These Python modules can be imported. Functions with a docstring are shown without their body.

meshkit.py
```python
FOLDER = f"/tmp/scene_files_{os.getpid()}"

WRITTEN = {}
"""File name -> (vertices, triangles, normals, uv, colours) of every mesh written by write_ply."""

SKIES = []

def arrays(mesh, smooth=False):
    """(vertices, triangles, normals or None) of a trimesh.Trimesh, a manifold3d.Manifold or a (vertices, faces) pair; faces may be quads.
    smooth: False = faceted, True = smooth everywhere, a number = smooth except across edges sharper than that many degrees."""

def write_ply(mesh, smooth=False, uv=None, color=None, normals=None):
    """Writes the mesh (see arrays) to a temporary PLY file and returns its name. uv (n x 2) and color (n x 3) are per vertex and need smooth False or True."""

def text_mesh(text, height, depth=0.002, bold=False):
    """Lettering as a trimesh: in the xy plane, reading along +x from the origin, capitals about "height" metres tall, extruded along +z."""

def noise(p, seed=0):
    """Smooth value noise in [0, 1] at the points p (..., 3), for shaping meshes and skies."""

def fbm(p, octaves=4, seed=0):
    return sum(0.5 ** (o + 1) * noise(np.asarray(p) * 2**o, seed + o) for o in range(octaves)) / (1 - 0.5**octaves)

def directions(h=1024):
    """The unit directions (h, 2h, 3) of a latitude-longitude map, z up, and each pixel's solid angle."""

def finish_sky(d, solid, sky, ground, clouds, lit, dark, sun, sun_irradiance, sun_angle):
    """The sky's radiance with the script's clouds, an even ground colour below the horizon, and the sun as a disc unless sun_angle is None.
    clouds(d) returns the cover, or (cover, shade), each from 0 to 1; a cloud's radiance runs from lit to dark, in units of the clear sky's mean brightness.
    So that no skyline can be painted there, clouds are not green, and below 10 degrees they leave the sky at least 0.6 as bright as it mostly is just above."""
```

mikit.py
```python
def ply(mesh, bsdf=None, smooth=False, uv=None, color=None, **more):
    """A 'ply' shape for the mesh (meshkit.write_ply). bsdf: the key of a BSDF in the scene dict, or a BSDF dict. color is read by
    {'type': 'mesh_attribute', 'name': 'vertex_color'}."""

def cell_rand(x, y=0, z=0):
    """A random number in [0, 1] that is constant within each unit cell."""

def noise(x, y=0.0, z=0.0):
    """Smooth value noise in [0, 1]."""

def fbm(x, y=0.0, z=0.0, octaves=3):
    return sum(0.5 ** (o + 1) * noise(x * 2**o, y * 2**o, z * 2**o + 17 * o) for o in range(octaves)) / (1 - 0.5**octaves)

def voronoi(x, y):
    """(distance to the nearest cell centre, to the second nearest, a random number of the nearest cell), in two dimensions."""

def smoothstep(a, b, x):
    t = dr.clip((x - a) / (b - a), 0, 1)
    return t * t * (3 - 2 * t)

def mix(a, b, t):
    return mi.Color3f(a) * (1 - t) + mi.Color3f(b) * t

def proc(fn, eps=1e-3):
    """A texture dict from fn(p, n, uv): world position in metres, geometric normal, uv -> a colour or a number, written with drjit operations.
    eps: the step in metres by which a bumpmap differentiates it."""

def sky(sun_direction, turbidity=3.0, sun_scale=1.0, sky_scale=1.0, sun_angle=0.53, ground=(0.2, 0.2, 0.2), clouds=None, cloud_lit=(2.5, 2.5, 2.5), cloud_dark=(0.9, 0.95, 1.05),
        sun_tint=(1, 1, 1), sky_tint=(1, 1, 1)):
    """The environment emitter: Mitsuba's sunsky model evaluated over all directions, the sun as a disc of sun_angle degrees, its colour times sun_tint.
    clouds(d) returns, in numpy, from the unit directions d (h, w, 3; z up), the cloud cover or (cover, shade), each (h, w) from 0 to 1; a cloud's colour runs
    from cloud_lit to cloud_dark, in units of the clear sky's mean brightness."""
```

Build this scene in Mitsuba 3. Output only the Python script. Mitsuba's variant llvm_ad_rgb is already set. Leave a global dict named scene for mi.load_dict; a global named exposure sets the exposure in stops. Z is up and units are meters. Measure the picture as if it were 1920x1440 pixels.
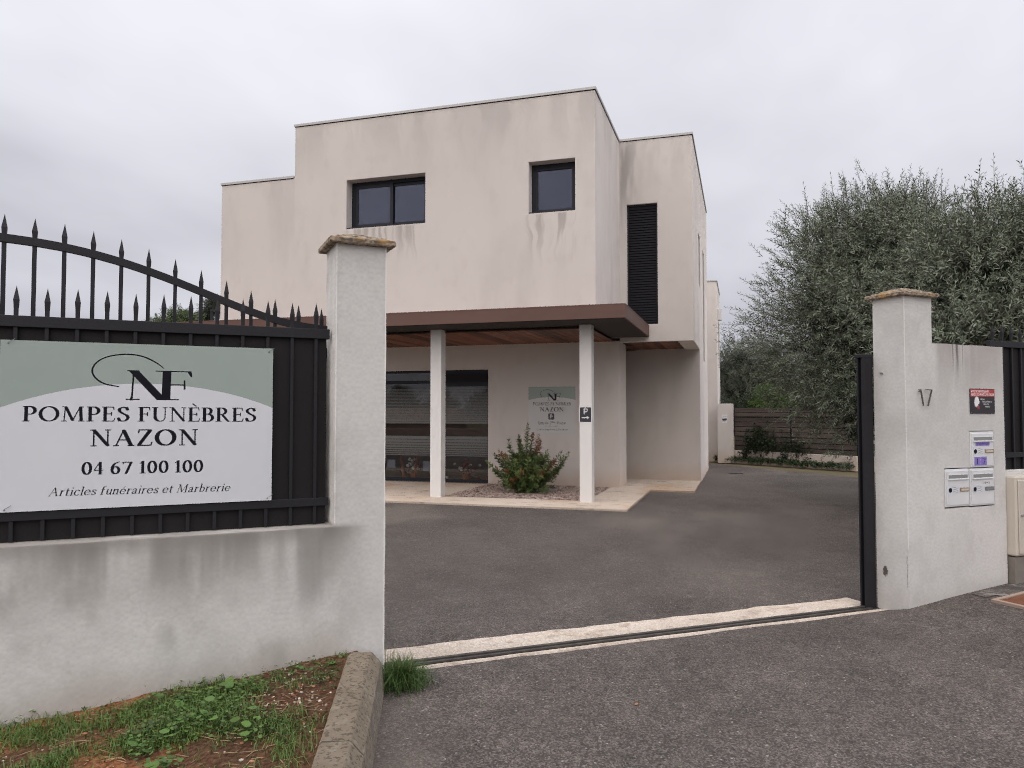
import math, numpy as np, trimesh, manifold3d as m3, shapely, drjit as dr, mitsuba as mi, mikit, meshkit
from shapely import affinity, ops
from shapely.geometry import Polygon, MultiPoint, box as rect, LineString, Point
from mikit import noise, fbm, voronoi, smoothstep, mix, cell_rand

T4 = mi.ScalarTransform4f
scene, labels = {}, {}

# ------------------------------------------------------------------ camera, sky, exposure
YAW, PITCH = math.atan2(.292, .956), math.atan(52 / 1412)
FWD = np.array([-math.sin(YAW) * math.cos(PITCH), math.cos(YAW) * math.cos(PITCH), math.sin(PITCH)])
EYE = np.array([0, 0, 1.5])
scene['camera'] = {'type': 'perspective', 'fov': math.degrees(2 * math.atan(960 / 1412)), 'fov_axis': 'x', 'near_clip': .05, 'far_clip': 2000.,
                   'to_world': T4().look_at(origin=EYE.tolist(), target=(EYE + FWD).tolist(), up=[0, 0, 1])}
exposure = 1.57


def overcast(d):
    z = np.clip(d[..., 2], 0, 1)
    q = np.stack([d[..., 0] / (z + .22), d[..., 1] / (z + .22), z * 2], -1)
    w = meshkit.fbm(q * 0.9 + [3.1, 7.7, 0], 4, 5) - .5
    w2 = meshkit.fbm(q * np.array([2.6, 1.5, 1.0]) + [11.1, 2.7, 0], 5, 9) - .5
    shade = .90 - .62 * z - .18 * z * z - .55 * w - .42 * w2
    return np.ones(z.shape), np.clip(shade, 0, 1)


scene['sky'] = mikit.sky((-.03, -.72, .70), turbidity=3, sun_scale=.42, sun_angle=82, sun_tint=(.90, .95, 1.12), clouds=overcast, cloud_lit=(5.25, 5.27, 5.60), cloud_dark=(1.78, 1.80, 2.02), ground=(.13, .125, .12))

# ------------------------------------------------------------------ materials


def mat(name, color, rough=.8, spec=.3, metallic=0., bump=None, **more):
    c = mikit.proc(color) if callable(color) else ({'type': 'rgb', 'value': list(color)} if not isinstance(color, dict) else color)
    b = {'type': 'principled', 'base_color': c, 'roughness': rough, 'specular': spec, 'metallic': metallic, **more}
    if bump:
        b = {'type': 'bumpmap', 'arbitrary': mikit.proc(bump[0], eps=bump[2] if len(bump) > 2 else 2e-3), 'scale': bump[1], 'bsdf': b}
    scene['m_' + name] = {'type': 'twosided', 'bsdf': b}
    return name


def sm(a, b, x):
    return smoothstep(a, b, x)


def house_color(p, n, uv):
    h = p.x + p.y
    big = fbm(p.x * .45 + 4, p.y * .45, p.z * .55, 4)
    streak = fbm(h * 2.1 + .5 * fbm(h * .7, p.z * .9, 4.0, 2), p.z * .62, 3.0, 5)
    c = mix((.640, .592, .560), (.730, .688, .655), big)
    h = h + .35 * (fbm(p.x * 1.7, p.y * 1.7, p.z * 1.7 + 9, 3) - .5)
    c = mix(c, (.50, .470, .450), sm(.44, .82, streak) * .36)
    mott = fbm(p.x * 6, p.y * 6, p.z * 3.5, 3)
    c = mix(c, (.56, .50, .47), sm(.52, .85, mott) * .22)
    # weathering that starts at the copings and runs down
    top = mi.Float(0)
    for z0 in (6.75, 5.80):
        top = dr.maximum(top, sm(1.25, .0, z0 - p.z) * sm(-.02, .02, z0 - p.z) * (1.0 if z0 > 6 else .5 * dr.maximum(sm(-7.82, -7.84, p.x), sm(24., 24.1, p.y))))
    c = mix(c, (.40, .375, .36), top * sm(.36, .72, fbm(h * 4.2, p.z * .8, 8.0, 5)) * .33)
    # runs under the two window sills and the strip window, on the faces towards the street
    front = sm(12.3, 12.1, p.y)
    drip = mi.Float(0)
    for x0, x1, zs, ln in ((-6.76, -5.23, 4.77, .75), (-3.36, -2.57, 4.78, 1.0)):
        inside = sm(x0 - .12, x0 + .08, p.x) * sm(x1 + .12, x1 - .08, p.x)
        drip = dr.maximum(drip, inside * sm(ln, .0, zs - p.z) * sm(0, .02, zs - p.z))
    c = mix(c, (.34, .305, .28), drip * front * sm(.36, .70, fbm(h * 15, p.z * 1.3, 2.0, 4)) * .62)
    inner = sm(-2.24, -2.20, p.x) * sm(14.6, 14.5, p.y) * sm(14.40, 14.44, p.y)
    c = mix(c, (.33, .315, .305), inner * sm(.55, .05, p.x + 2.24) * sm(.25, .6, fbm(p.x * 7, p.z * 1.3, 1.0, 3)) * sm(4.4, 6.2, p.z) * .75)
    # ochre splash zone above the paving
    c = mix(c, (.55, .40, .28), sm(.45, .02, p.z + .18 * (fbm(h * 3, 1.0, 2.0, 3) - .5)) * .45)
    return c


def house_bump(p, n, uv):
    return fbm(p.x * 55, p.y * 55, p.z * 55, 2)


mat('house_stucco', house_color, 1., .05, bump=(house_bump, .0018, 6e-3))


def wall_color(p, n, uv):
    s = (p.x + 3.103) * .749 + (p.y - 2.534) * .6626
    q = -(p.x + 3.103) * .6626 + (p.y - 2.534) * .749
    h = s + q * .9
    c = mix((.555, .550, .537), (.69, .684, .664), fbm(h * 1.1, p.z * 1.3, 4.0, 4)) * (.90 + .20 * fbm(p.x * 70, p.y * 70, p.z * 70, 2))
    mott = fbm(h * 7, p.z * 4.2, 1.5, 4)
    c = mix(c, (.50, .492, .475), sm(.48, .78, mott) * .40)
    c = mix(c, (.44, .425, .405), sm(.60, .78, fbm(h * 2.6, p.z * 2.2, 7.7, 4)) * .35)
    left = sm(1.66, 1.38, s)
    # rain streaks below the wall tops
    st = fbm(h * 9, p.z * .8, 3.3, 4)
    r1 = left * sm(.42, .0, .905 - p.z + .25 * (fbm(h * 2.5, 5.0, .5, 3) - .45)) * sm(.91, .895, p.z)
    c = mix(c, (.25, .235, .22), r1 * sm(.20, .66, st) * .90)
    c = mix(c, (.24, .225, .21), left * sm(.10, .0, .905 - p.z) * sm(.93, .90, p.z) * (.35 + .5 * fbm(h * 12, p.z * 5, 1.1, 3)))
    right = sm(6.05, 6.12, s) * sm(6.92, 6.90, s)
    r2 = right * sm(.55, .0, 2.035 - p.z) * sm(.30, .66, st)
    c = mix(c, (.33, .305, .29), r2 * .65)
    blk = sm(.022, .004, abs(s - 6.32 - .012 * noise(p.z * 9, 2.0))) + .8 * sm(.012, .002, abs(s - 6.275)) + .6 * sm(.010, .002, abs(s - 6.39))
    c = mix(c, (.10, .095, .09), right * dr.minimum(blk, 1) * sm(.30, .02, 2.035 - p.z) * .8)
    # dark top surfaces, grime close to the soil
    c = mix(c, (.26, .245, .225), sm(.6, .9, n.z) * sm(.25, .6, fbm(s * 6, q * 14, .3, 3)) * .8)
    base = left * sm(.20, .0, p.z - (.13 + .085 * s) + .16 * (fbm(h * 3.5, 9.0, .5, 3) - .5)) + (1 - left) * sm(.22, .0, p.z - .03 + .16 * (fbm(h * 3.5, 9.0, .5, 3) - .5))
    c = mix(c, (.36, .325, .28), base * (.25 + .30 * left))
    # grey damp marks in the middle of the wall
    d1 = sm(.16, .0, abs(s - 1.33 + .02 * noise(p.z * 12, 1.0))) * sm(.45, .62, p.z) * left * sm(.35, .7, fbm(h * 14, p.z * 2.4, .9, 3))
    c = mix(c, (.22, .215, .20), d1 * .55)
    # the chip knocked out of the pillar beside the gate
    dq, dz = (q - .205) / .021, (p.z - .262) / .042
    chip = sm(1.15, .75, dr.sqrt(dq * dq + dz * dz) + .9 * (fbm(q * 50, p.z * 50, 2.0, 2) - .5)) * sm(5.735, 5.73, s) * sm(5.70, 5.715, s)
    c = mix(c, (.12, .105, .09), chip)
    bead = sm(.0060, .0030, abs(s - 1.702)) * sm(.004, .002, abs(q)) * sm(.10, .16, p.z) + sm(.0055, .0025, abs(s - 1.437)) * sm(.006, .003, abs(q)) * sm(.91, .93, p.z) + sm(.0045, .002, abs(s - 5.726)) * sm(.0045, .002, abs(q)) * sm(.45, .50, p.z)
    c = mix(c, (.82, .81, .79), dr.minimum(bead, 1) * .85)
    vein = fbm(h * 3.1, p.z * 3.4, 6.1, 4) + .35 * fbm(h * 16, p.z * 13, 2.2, 3)
    c = mix(c, (.36, .355, .335), sm(.020, .0, abs(vein - .70)) * left * .14)
    c = mix(c, (.34, .335, .31), sm(.55, .90, fbm(h * 6, p.z * 4.5, 12.0, 5)) * left * .55)
    crack = sm(.0035, .0012, abs(q - .012 - .004 * noise(p.z * 30, 4.0))) * sm(.42, .40, p.z) * sm(.17, .19, p.z) * sm(5.735, 5.73, s) * sm(5.70, 5.715, s)
    c = mix(c, (.2, .19, .18), crack * .8)
    return c


def wall_bump(p, n, uv):
    g = (p.x - p.y * .3) * 1.0
    return fbm(p.x * 95, p.y * 95, p.z * 95, 3) + .45 * fbm(p.x * 30, p.y * 30, p.z * 30, 2)


mat('wall_render', wall_color, 1., .05, bump=(wall_bump, .0020, 2.5e-3))


def cap_color(p, n, uv):
    f = fbm(p.x * 60, p.y * 60, p.z * 60, 3)
    c = mix((.10, .078, .058), (.42, .345, .265), sm(.25, .75, f))
    c = mix(c, (.42, .24, .07), sm(.62, .74, fbm(p.x * 17, p.y * 17, p.z * 17, 3)) * .55)
    return mix(c, (.10, .09, .08), sm(.62, .75, fbm(p.x * 30 + 9, p.y * 30, p.z * 30, 2)) * .6)


mat('cap_stone', cap_color, .95, .15, bump=(lambda p, n, uv: fbm(p.x * 110, p.y * 110, p.z * 110, 3), .004, 2e-3))


def asphalt(p, n, uv):
    a, b, r = voronoi(p.x * 125, p.y * 125)
    a2, b2, r2 = voronoi(p.x * 47 + 3, p.y * 47)
    big = fbm(p.x * .55, p.y * .55, 1.0, 4)
    mid = fbm(p.x * 3.2, p.y * 3.2, 2.0, 3)
    c = mix((.092, .079, .071), (.142, .1235, .112), big)
    c = c * (.76 + .48 * mid) * (.80 + .40 * fbm(p.x * 14, p.y * 14, 7.0, 3)) * (.85 + .3 * noise(p.x * 42, p.y * 42, 3.0))
    c = c * (.50 + .85 * r * r + .22 * r)
    c = mix(c, (.40, .385, .37), sm(.965, .985, r2) * sm(.34, .15, a2) * .75)
    c = mix(c, (.03, .028, .027), sm(.955, .975, cell_rand(r2 * 999.0)) * sm(.40, .25, a2) * .8)
    gap = sm(.10, .0, b - a)
    c = c * (1 - .55 * gap)
    # dust drifting along the yard
    c = mix(c, (.22, .19, .165), sm(.48, .70, fbm(p.x * .6 + 5, p.y * .4, 5.0, 6)) * .36)
    return c


def asphalt_bump(p, n, uv):
    a, b, r = voronoi(p.x * 105, p.y * 105)
    return (r * .8 - a) + 1.2 * fbm(p.x * 9, p.y * 9, 1.0, 2)


mat('asphalt', asphalt, .85, .35, bump=(asphalt_bump, .0035, 2e-3))


def old_asphalt(p, n, uv):
    a, b, r = voronoi(p.x * 80, p.y * 80)
    c = mix((.075, .066, .061), (.14, .126, .116), fbm(p.x * 3, p.y * 3, 1.0, 4)) * (.6 + .8 * r)
    c = mix(c, (.33, .31, .29), sm(.68, .74, fbm(p.x * 7, p.y * 11, 4.0, 3)) * .6)
    return mix(c, (.05, .046, .044), sm(.60, .68, fbm(p.x * 5 + 7, p.y * 5, 2.0, 3)) * .6)


mat('old_asphalt', old_asphalt, .9, .3, bump=(asphalt_bump, .004, 2e-3))


def concrete_color(p, n, uv):
    c = mix((.44, .365, .295), (.60, .525, .45), fbm(p.x * .9, p.y * .9, 1.0, 4))
    c = mix(c, (.42, .27, .16), sm(.52, .75, fbm(p.x * 1.3 + 5, p.y * 1.1, 2.0, 4)) * .55)
    return mix(c, (.22, .18, .15), sm(.66, .76, fbm(p.x * 5, p.y * 9, 3.0, 3)) * .55) * (.9 + .2 * noise(p.x * 60, p.y * 60))


mat('apron_concrete', concrete_color, .85, .25)


def threshold_color(p, n, uv):
    c = mix((.45, .385, .32), (.59, .525, .455), fbm(p.x * 4, p.y * 4, 1.0, 4))
    c = mix(c, (.30, .22, .17), sm(.52, .80, fbm(p.x * 14, p.y * 14, 3.0, 4)) * .60)
    return c * (.75 + .5 * noise(p.x * 130, p.y * 130))


mat('threshold_concrete', threshold_color, .9, .2, bump=(lambda p, n, uv: fbm(p.x * 45, p.y * 45, 1.0, 3), .006, 2e-3))


def kerb_color(p, n, uv):
    c = mix((.150, .122, .090), (.26, .222, .172), fbm(p.x * 9, p.y * 9, p.z * 9, 4))
    c = mix(c, (.07, .055, .042), sm(.50, .72, fbm(p.x * 85, p.y * 85, p.z * 85, 3)) * .7)
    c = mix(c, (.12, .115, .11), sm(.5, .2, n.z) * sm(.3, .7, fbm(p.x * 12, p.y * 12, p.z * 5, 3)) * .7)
    return mix(c, (.30, .275, .22), sm(.60, .76, fbm(p.x * 34, p.y * 34, p.z * 34, 3)) * .45)


mat('kerb_concrete', kerb_color, .95, .15, bump=(lambda p, n, uv: fbm(p.x * 90, p.y * 90, p.z * 90, 3), .004, 2e-3))


def soil_color(p, n, uv):
    c = mix((.055, .034, .023), (.135, .072, .042), fbm(p.x * 3.5, p.y * 3.5, 1.0, 4))
    c = mix(c, (.25, .105, .050), sm(.56, .72, fbm(p.x * 2.2 + 3, p.y * 2.2, 4.0, 3)) * .8)
    return c * (.5 + 1.0 * noise(p.x * 95, p.y * 95))


mat('soil', soil_color, .98, .1, bump=(lambda p, n, uv: fbm(p.x * 60, p.y * 60, p.z * 60, 3), .010, 2e-3))
mat('earth', lambda p, n, uv: mix((.09, .085, .05), (.16, .13, .085), fbm(p.x * .6, p.y * .6, 1.0, 4)), .98, .1)


def paint_color(p, n, uv):
    return mi.Color3f(.017, .017, .021) * (.85 + .3 * fbm(p.x * 6, p.y * 6, p.z * 6, 3))


mat('dark_paint', paint_color, .5, .3)
mat('dark_sheet', lambda p, n, uv: mi.Color3f(.017, .0155, .0165) * (.8 + .4 * fbm(p.x * 4, p.y * 4, p.z * 4, 3)), .6, .2)
mat('track_steel', lambda p, n, uv: mix((.045, .043, .043), (.13, .115, .10), fbm(p.x * 20, p.y * 20, 1.0, 3)), .5, .5, .3)
mat('fascia_metal', lambda p, n, uv: mix((.112, .058, .046), (.146, .080, .065), fbm(p.x * 2, p.y * 2, p.z * 5, 3)), .55, .4)
mat('dark_soffit', (.045, .038, .036), .7, .3)


def wood_color(p, n, uv):
    b = dr.floor(p.x / .14)
    r = cell_rand(b, 3)
    g = fbm(p.x * 70, p.y * 1.6 + r * 50, 1.0, 3)
    return mix((.115, .044, .026), (.23, .095, .055), g) * (.5 + 1.0 * r)


mat('soffit_wood', wood_color, .5, .4)


def fence_wood(p, n, uv):
    g = fbm((p.x - p.y) * 1.8, p.z * 70, 2.0, 4)
    b = cell_rand(dr.floor(p.z / .153), 5)
    return mix((.060, .048, .042), (.150, .128, .115), g) * (.75 + .5 * b)


mat('weathered_wood', fence_wood, .9, .15)
mat('column_paint', lambda p, n, uv: mix((.80, .79, .775), (.86, .85, .83), fbm(p.x * 4, p.y * 4, p.z * 1.2, 3)), .5, .4)
mat('coping_metal', (.50, .50, .49), .5, .4, .2)
mat('frame_dark', (.014, .016, .024), .5, .3)
mat('shutter_dark', (.012, .012, .017), .6, .2)
mat('blind', (.030, .036, .058), .8, .1)
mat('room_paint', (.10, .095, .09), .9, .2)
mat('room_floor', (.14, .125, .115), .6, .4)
mat('sign_white', lambda p, n, uv: mix((.64, .665, .71), (.68, .70, .745), fbm(p.x * 3, p.y * 3, p.z * 3, 3)), .38, .5)
mat('sign_sage', lambda p, n, uv: mix((.305, .372, .345), (.345, .410, .380), fbm(p.x * 3, p.y * 3, p.z * 3, 3)), .38, .5)
mat('wall_sign_plate', (.62, .625, .62), .4, .5)
mat('ink', (.007, .008, .013), .6, .15)
mat('ink_blue', (.03, .04, .09), .5, .4)
mat('ink_bronze', (.24, .16, .09), .5, .4)
mat('print_white', (.78, .78, .78), .45, .4)
mat('parking_navy', (.030, .031, .045), .4, .5)
mat('warning_red', (.42, .045, .04), .4, .5)
mat('warning_black', (.022, .020, .026), .35, .5)
mat('mailbox_white', lambda p, n, uv: mi.Color3f(.72, .735, .75) * (.9 + .12 * fbm(p.x * 9, p.y * 9, p.z * 4, 3)), .35, .5)
mat('mailbox_grey', (.24, .25, .25), .45, .5)
mat('brass', (.36, .27, .15), .4, .5, .6)
mat('nickel', (.25, .26, .27), .4, .5, .7)
mat('label_violet', (.25, .19, .55), .6, .3)
mat('gap_black', (.012, .012, .012), .9, .1)
mat('steel_digit', (.13, .12, .115), .45, .5, .5)
mat('cabinet_beige', lambda p, n, uv: mix((.52, .475, .41), (.60, .555, .49), fbm(p.x * 5, p.y * 5, p.z * 2, 3)), .55, .4)
mat('cabinet_base', lambda p, n, uv: mix((.16, .145, .13), (.26, .235, .21), fbm(p.x * 9, p.y * 9, p.z * 9, 3)), .9, .2)
mat('rust', lambda p, n, uv: mix((.10, .045, .03), (.24, .10, .055), fbm(p.x * 25, p.y * 25, 1.0, 3)), .85, .3, .2)
mat('cover_frame', (.33, .25, .205), .9, .2)
mat('gravel_base', lambda p, n, uv: mix((.30, .22, .185), (.52, .43, .385), noise(p.x * 45, p.y * 45)), .95, .1)
VC = {'type': 'mesh_attribute', 'name': 'vertex_color'}
mat('leaf', VC, .5, .4)
mat('petal', VC, .6, .3)
mat('pebble', VC, .9, .2)
mat('bark', lambda p, n, uv: mix((.07, .06, .05), (.17, .15, .125), fbm(p.x * 14, p.y * 14, p.z * 4, 3)), .95, .1)
mat('stem_wood', (.10, .07, .045), .9, .1)
mat('terracotta', (.16, .07, .04), .8, .2)
mat('easel_wood', (.17, .065, .035), .5, .4)
mat('plaque', (.14, .16, .20), .3, .5)
mat('pink_wall', lambda p, n, uv: mix((.50, .33, .27), (.60, .42, .34), fbm(p.x * 1.5, p.y * 1.5, p.z, 3)), .9, .2)
mat('roof_tile', lambda p, n, uv: mix((.40, .21, .14), (.56, .34, .25), fbm(p.x * 5, p.y * 5, p.z, 3)), .9, .2)
mat('dry_leaf', (.34, .16, .075), .7, .2)
LEAF, DRAIN = (2.784, -0.743), (-0.159, 19.126)
scene['m_pane_glass'] = {'type': 'thindielectric', 'int_ior': 1.52}
scene['m_tinted_glass'] = {'type': 'thindielectric', 'int_ior': 1.52, 'specular_reflectance': {'type': 'rgb', 'value': [.50, .56, .78]}, 'specular_transmittance': {'type': 'rgb', 'value': [.5, .55, .65]}}
mat('frost_film', (.17, .178, .178), .45, .4)

# ------------------------------------------------------------------ helpers
TH = math.radians(41.5)
GD, GN = np.array([math.cos(TH), math.sin(TH), 0]), np.array([-math.sin(TH), math.cos(TH), 0])
GO = np.array([-3.103, 2.534, 0])
MG = np.eye(4); MG[:3, 0], MG[:3, 1], MG[:3, 3] = GD, GN, GO       # frame of the street wall: s along it, n into the yard, z up
MW = np.eye(4)
used = {}


def key_for(name, parent=None):
    k = f'{parent}__{name}' if parent else name
    i = used.get(k, 0); used[k] = i + 1
    return k if i == 0 else f'{k}_{i:03d}'


def TM(mesh):
    if isinstance(mesh, m3.Manifold):
        m = mesh.to_mesh(); return trimesh.Trimesh(m.vert_properties[:, :3].astype(float), m.tri_verts, process=False)
    return mesh


def put(name, mesh, bsdf, parent=None, M=MW, smooth=False, color=None, **lab):
    k = key_for(name, parent)
    mesh = TM(mesh)
    if M is not MW:
        mesh = mesh.copy(); mesh.apply_transform(M)
    scene[k] = mikit.ply(mesh, 'm_' + bsdf, smooth=smooth, color=color)
    if lab: labels[k] = lab
    return k


def thing(name, label, cat, group=None, kind=None):
    k = key_for(name); labels[k] = {'label': label, 'category': cat}
    if group: labels[k]['group'] = group
    if not group and name in GROUPS: labels[k]['group'] = GROUPS[name]
    if kind: labels[k]['kind'] = kind
    return k


GROUPS = {'gate_pillar': 'pillars of the gateway', 'fence_panel': 'dark metal fence panels on the street walls', 'mailbox': 'mailboxes in the wall', 'olive_tree': 'olive trees'}


def bx(x0, x1, y0, y1, z0, z1, b=0.):
    if b <= 0:
        return trimesh.creation.box(bounds=[[x0, y0, z0], [x1, y1, z1]])
    pts = [(x, y, z) for (xa, ya, za) in ((0, b, b), (b, 0, b), (b, b, 0)) for x in (x0 + xa, x1 - xa) for y in (y0 + ya, y1 - ya) for z in (z0 + za, z1 - za)]
    return trimesh.convex.convex_hull(np.array(pts))


def mbx(x0, x1, y0, y1, z0, z1):
    return m3.Manifold.cube([x1 - x0, y1 - y0, z1 - z0]).translate([x0, y0, z0])


def cat(*ms):
    return trimesh.util.concatenate([TM(m) for m in ms])


def tube(pts, r, sides=8, close=True):
    pts = np.asarray(pts, float); n = len(pts)
    t = np.gradient(pts, axis=0); t /= np.linalg.norm(t, axis=1, keepdims=True)
    ref = np.array([.013, .027, 1.]) if abs(t[:, 2]).mean() < .8 else np.array([1., .1, 0])
    a = np.cross(t, ref); a /= np.linalg.norm(a, axis=1, keepdims=True); b = np.cross(a, t)
    r = np.broadcast_to(r, (n,)); an = np.arange(sides) * 2 * np.pi / sides
    v = pts[:, None] + r[:, None, None] * (np.cos(an)[None, :, None] * a[:, None] + np.sin(an)[None, :, None] * b[:, None])
    v = v.reshape(-1, 3); f = []
    for i in range(n - 1):
        for j in range(sides):
            k = (j + 1) % sides; f += [[i * sides + j, i * sides + k, (i + 1) * sides + k], [i * sides + j, (i + 1) * sides + k, (i + 1) * sides + j]]
    if close:
        f += [[0, j + 1, j] for j in range(1, sides - 1)] + [[(n - 1) * sides, (n - 1) * sides + j, (n - 1) * sides + j + 1] for j in range(1, sides - 1)]
    return trimesh.Trimesh(v, f, process=False)


def extrude(shape, depth):
    shape = shape.buffer(0)
    gs = [g for g in getattr(shape, 'geoms', [shape]) if g.area > 1e-9]
    return trimesh.util.concatenate([trimesh.creation.extrude_polygon(g, depth, engine='earcut') for g in gs])


def frame(o, du, dn):
    """matrix: x along du, y up, z out of the face along dn"""
    M = np.eye(4); M[:3, 0], M[:3, 1], M[:3, 2], M[:3, 3] = du, [0, 0, 1], dn, o
    return M


def G(s, n, z=0.):
    return GO + GD * s + GN * n + np.array([0, 0, z])


def rough_box(b, step, amp, freq=3., seed=0):
    """a wall whose faces and arrises waver by a few millimetres"""
    m = trimesh.creation.box(bounds=[[b[0], b[2], b[4]], [b[1], b[3], b[5]]])
    return roughen(m, step, amp, freq, seed)


def roughen(m, step, amp, freq=3., seed=0):
    m = TM(m).copy(); m.merge_vertices()
    v, f = trimesh.remesh.subdivide_to_size(m.vertices, m.faces, step, max_iter=12)
    m = trimesh.Trimesh(v, f, process=False); m.merge_vertices()
    d = np.stack([meshkit.fbm(m.vertices * freq + 31 * k, 3, seed + k) - .5 for k in range(3)], 1)
    m.vertices = m.vertices + d * amp * 2
    return m


# ------------------------------------------------------------------ lettering with serifs
def pen(pts, a, b, ang=0.):
    an = np.arange(12) * np.pi / 6
    nib = np.stack([a * np.cos(an), b * np.sin(an)], 1)
    c, s = math.cos(ang), math.sin(ang); nib = nib @ np.array([[c, s], [-s, c]])
    pts = np.asarray(pts, float)
    return shapely.union_all([MultiPoint(np.vstack([nib + p, nib + q])).convex_hull for p, q in zip(pts[:-1], pts[1:])])


def arc(cx, cy, rx, ry, a0, a1, n=20):
    a = np.radians(np.linspace(a0, a1, n)); return [(cx + rx * math.cos(t), cy + ry * math.sin(t)) for t in a]


def curve(pts, n=6):
    p = np.asarray(pts, float); p = np.vstack([2 * p[0] - p[1], p, 2 * p[-1] - p[-2]]); out = []
    for i in range(1, len(p) - 2):
        for t in np.linspace(0, 1, n, endpoint=False):
            out.append(.5 * (2 * p[i] + (p[i + 1] - p[i - 1]) * t + (2 * p[i - 1] - 5 * p[i] + 4 * p[i + 1] - p[i + 2]) * t * t + (3 * p[i] - p[i - 1] - 3 * p[i + 1] + p[i + 2]) * t ** 3))
    return out + [p[-2]]


X = .62
SCURVE = [(.46, .80), (.40, .94), (.24, 1), (.07, .91), (.04, .74), (.20, .56), (.40, .43), (.48, .25), (.38, .06), (.2, 0), (.05, .06), (0, .22)]
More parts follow.
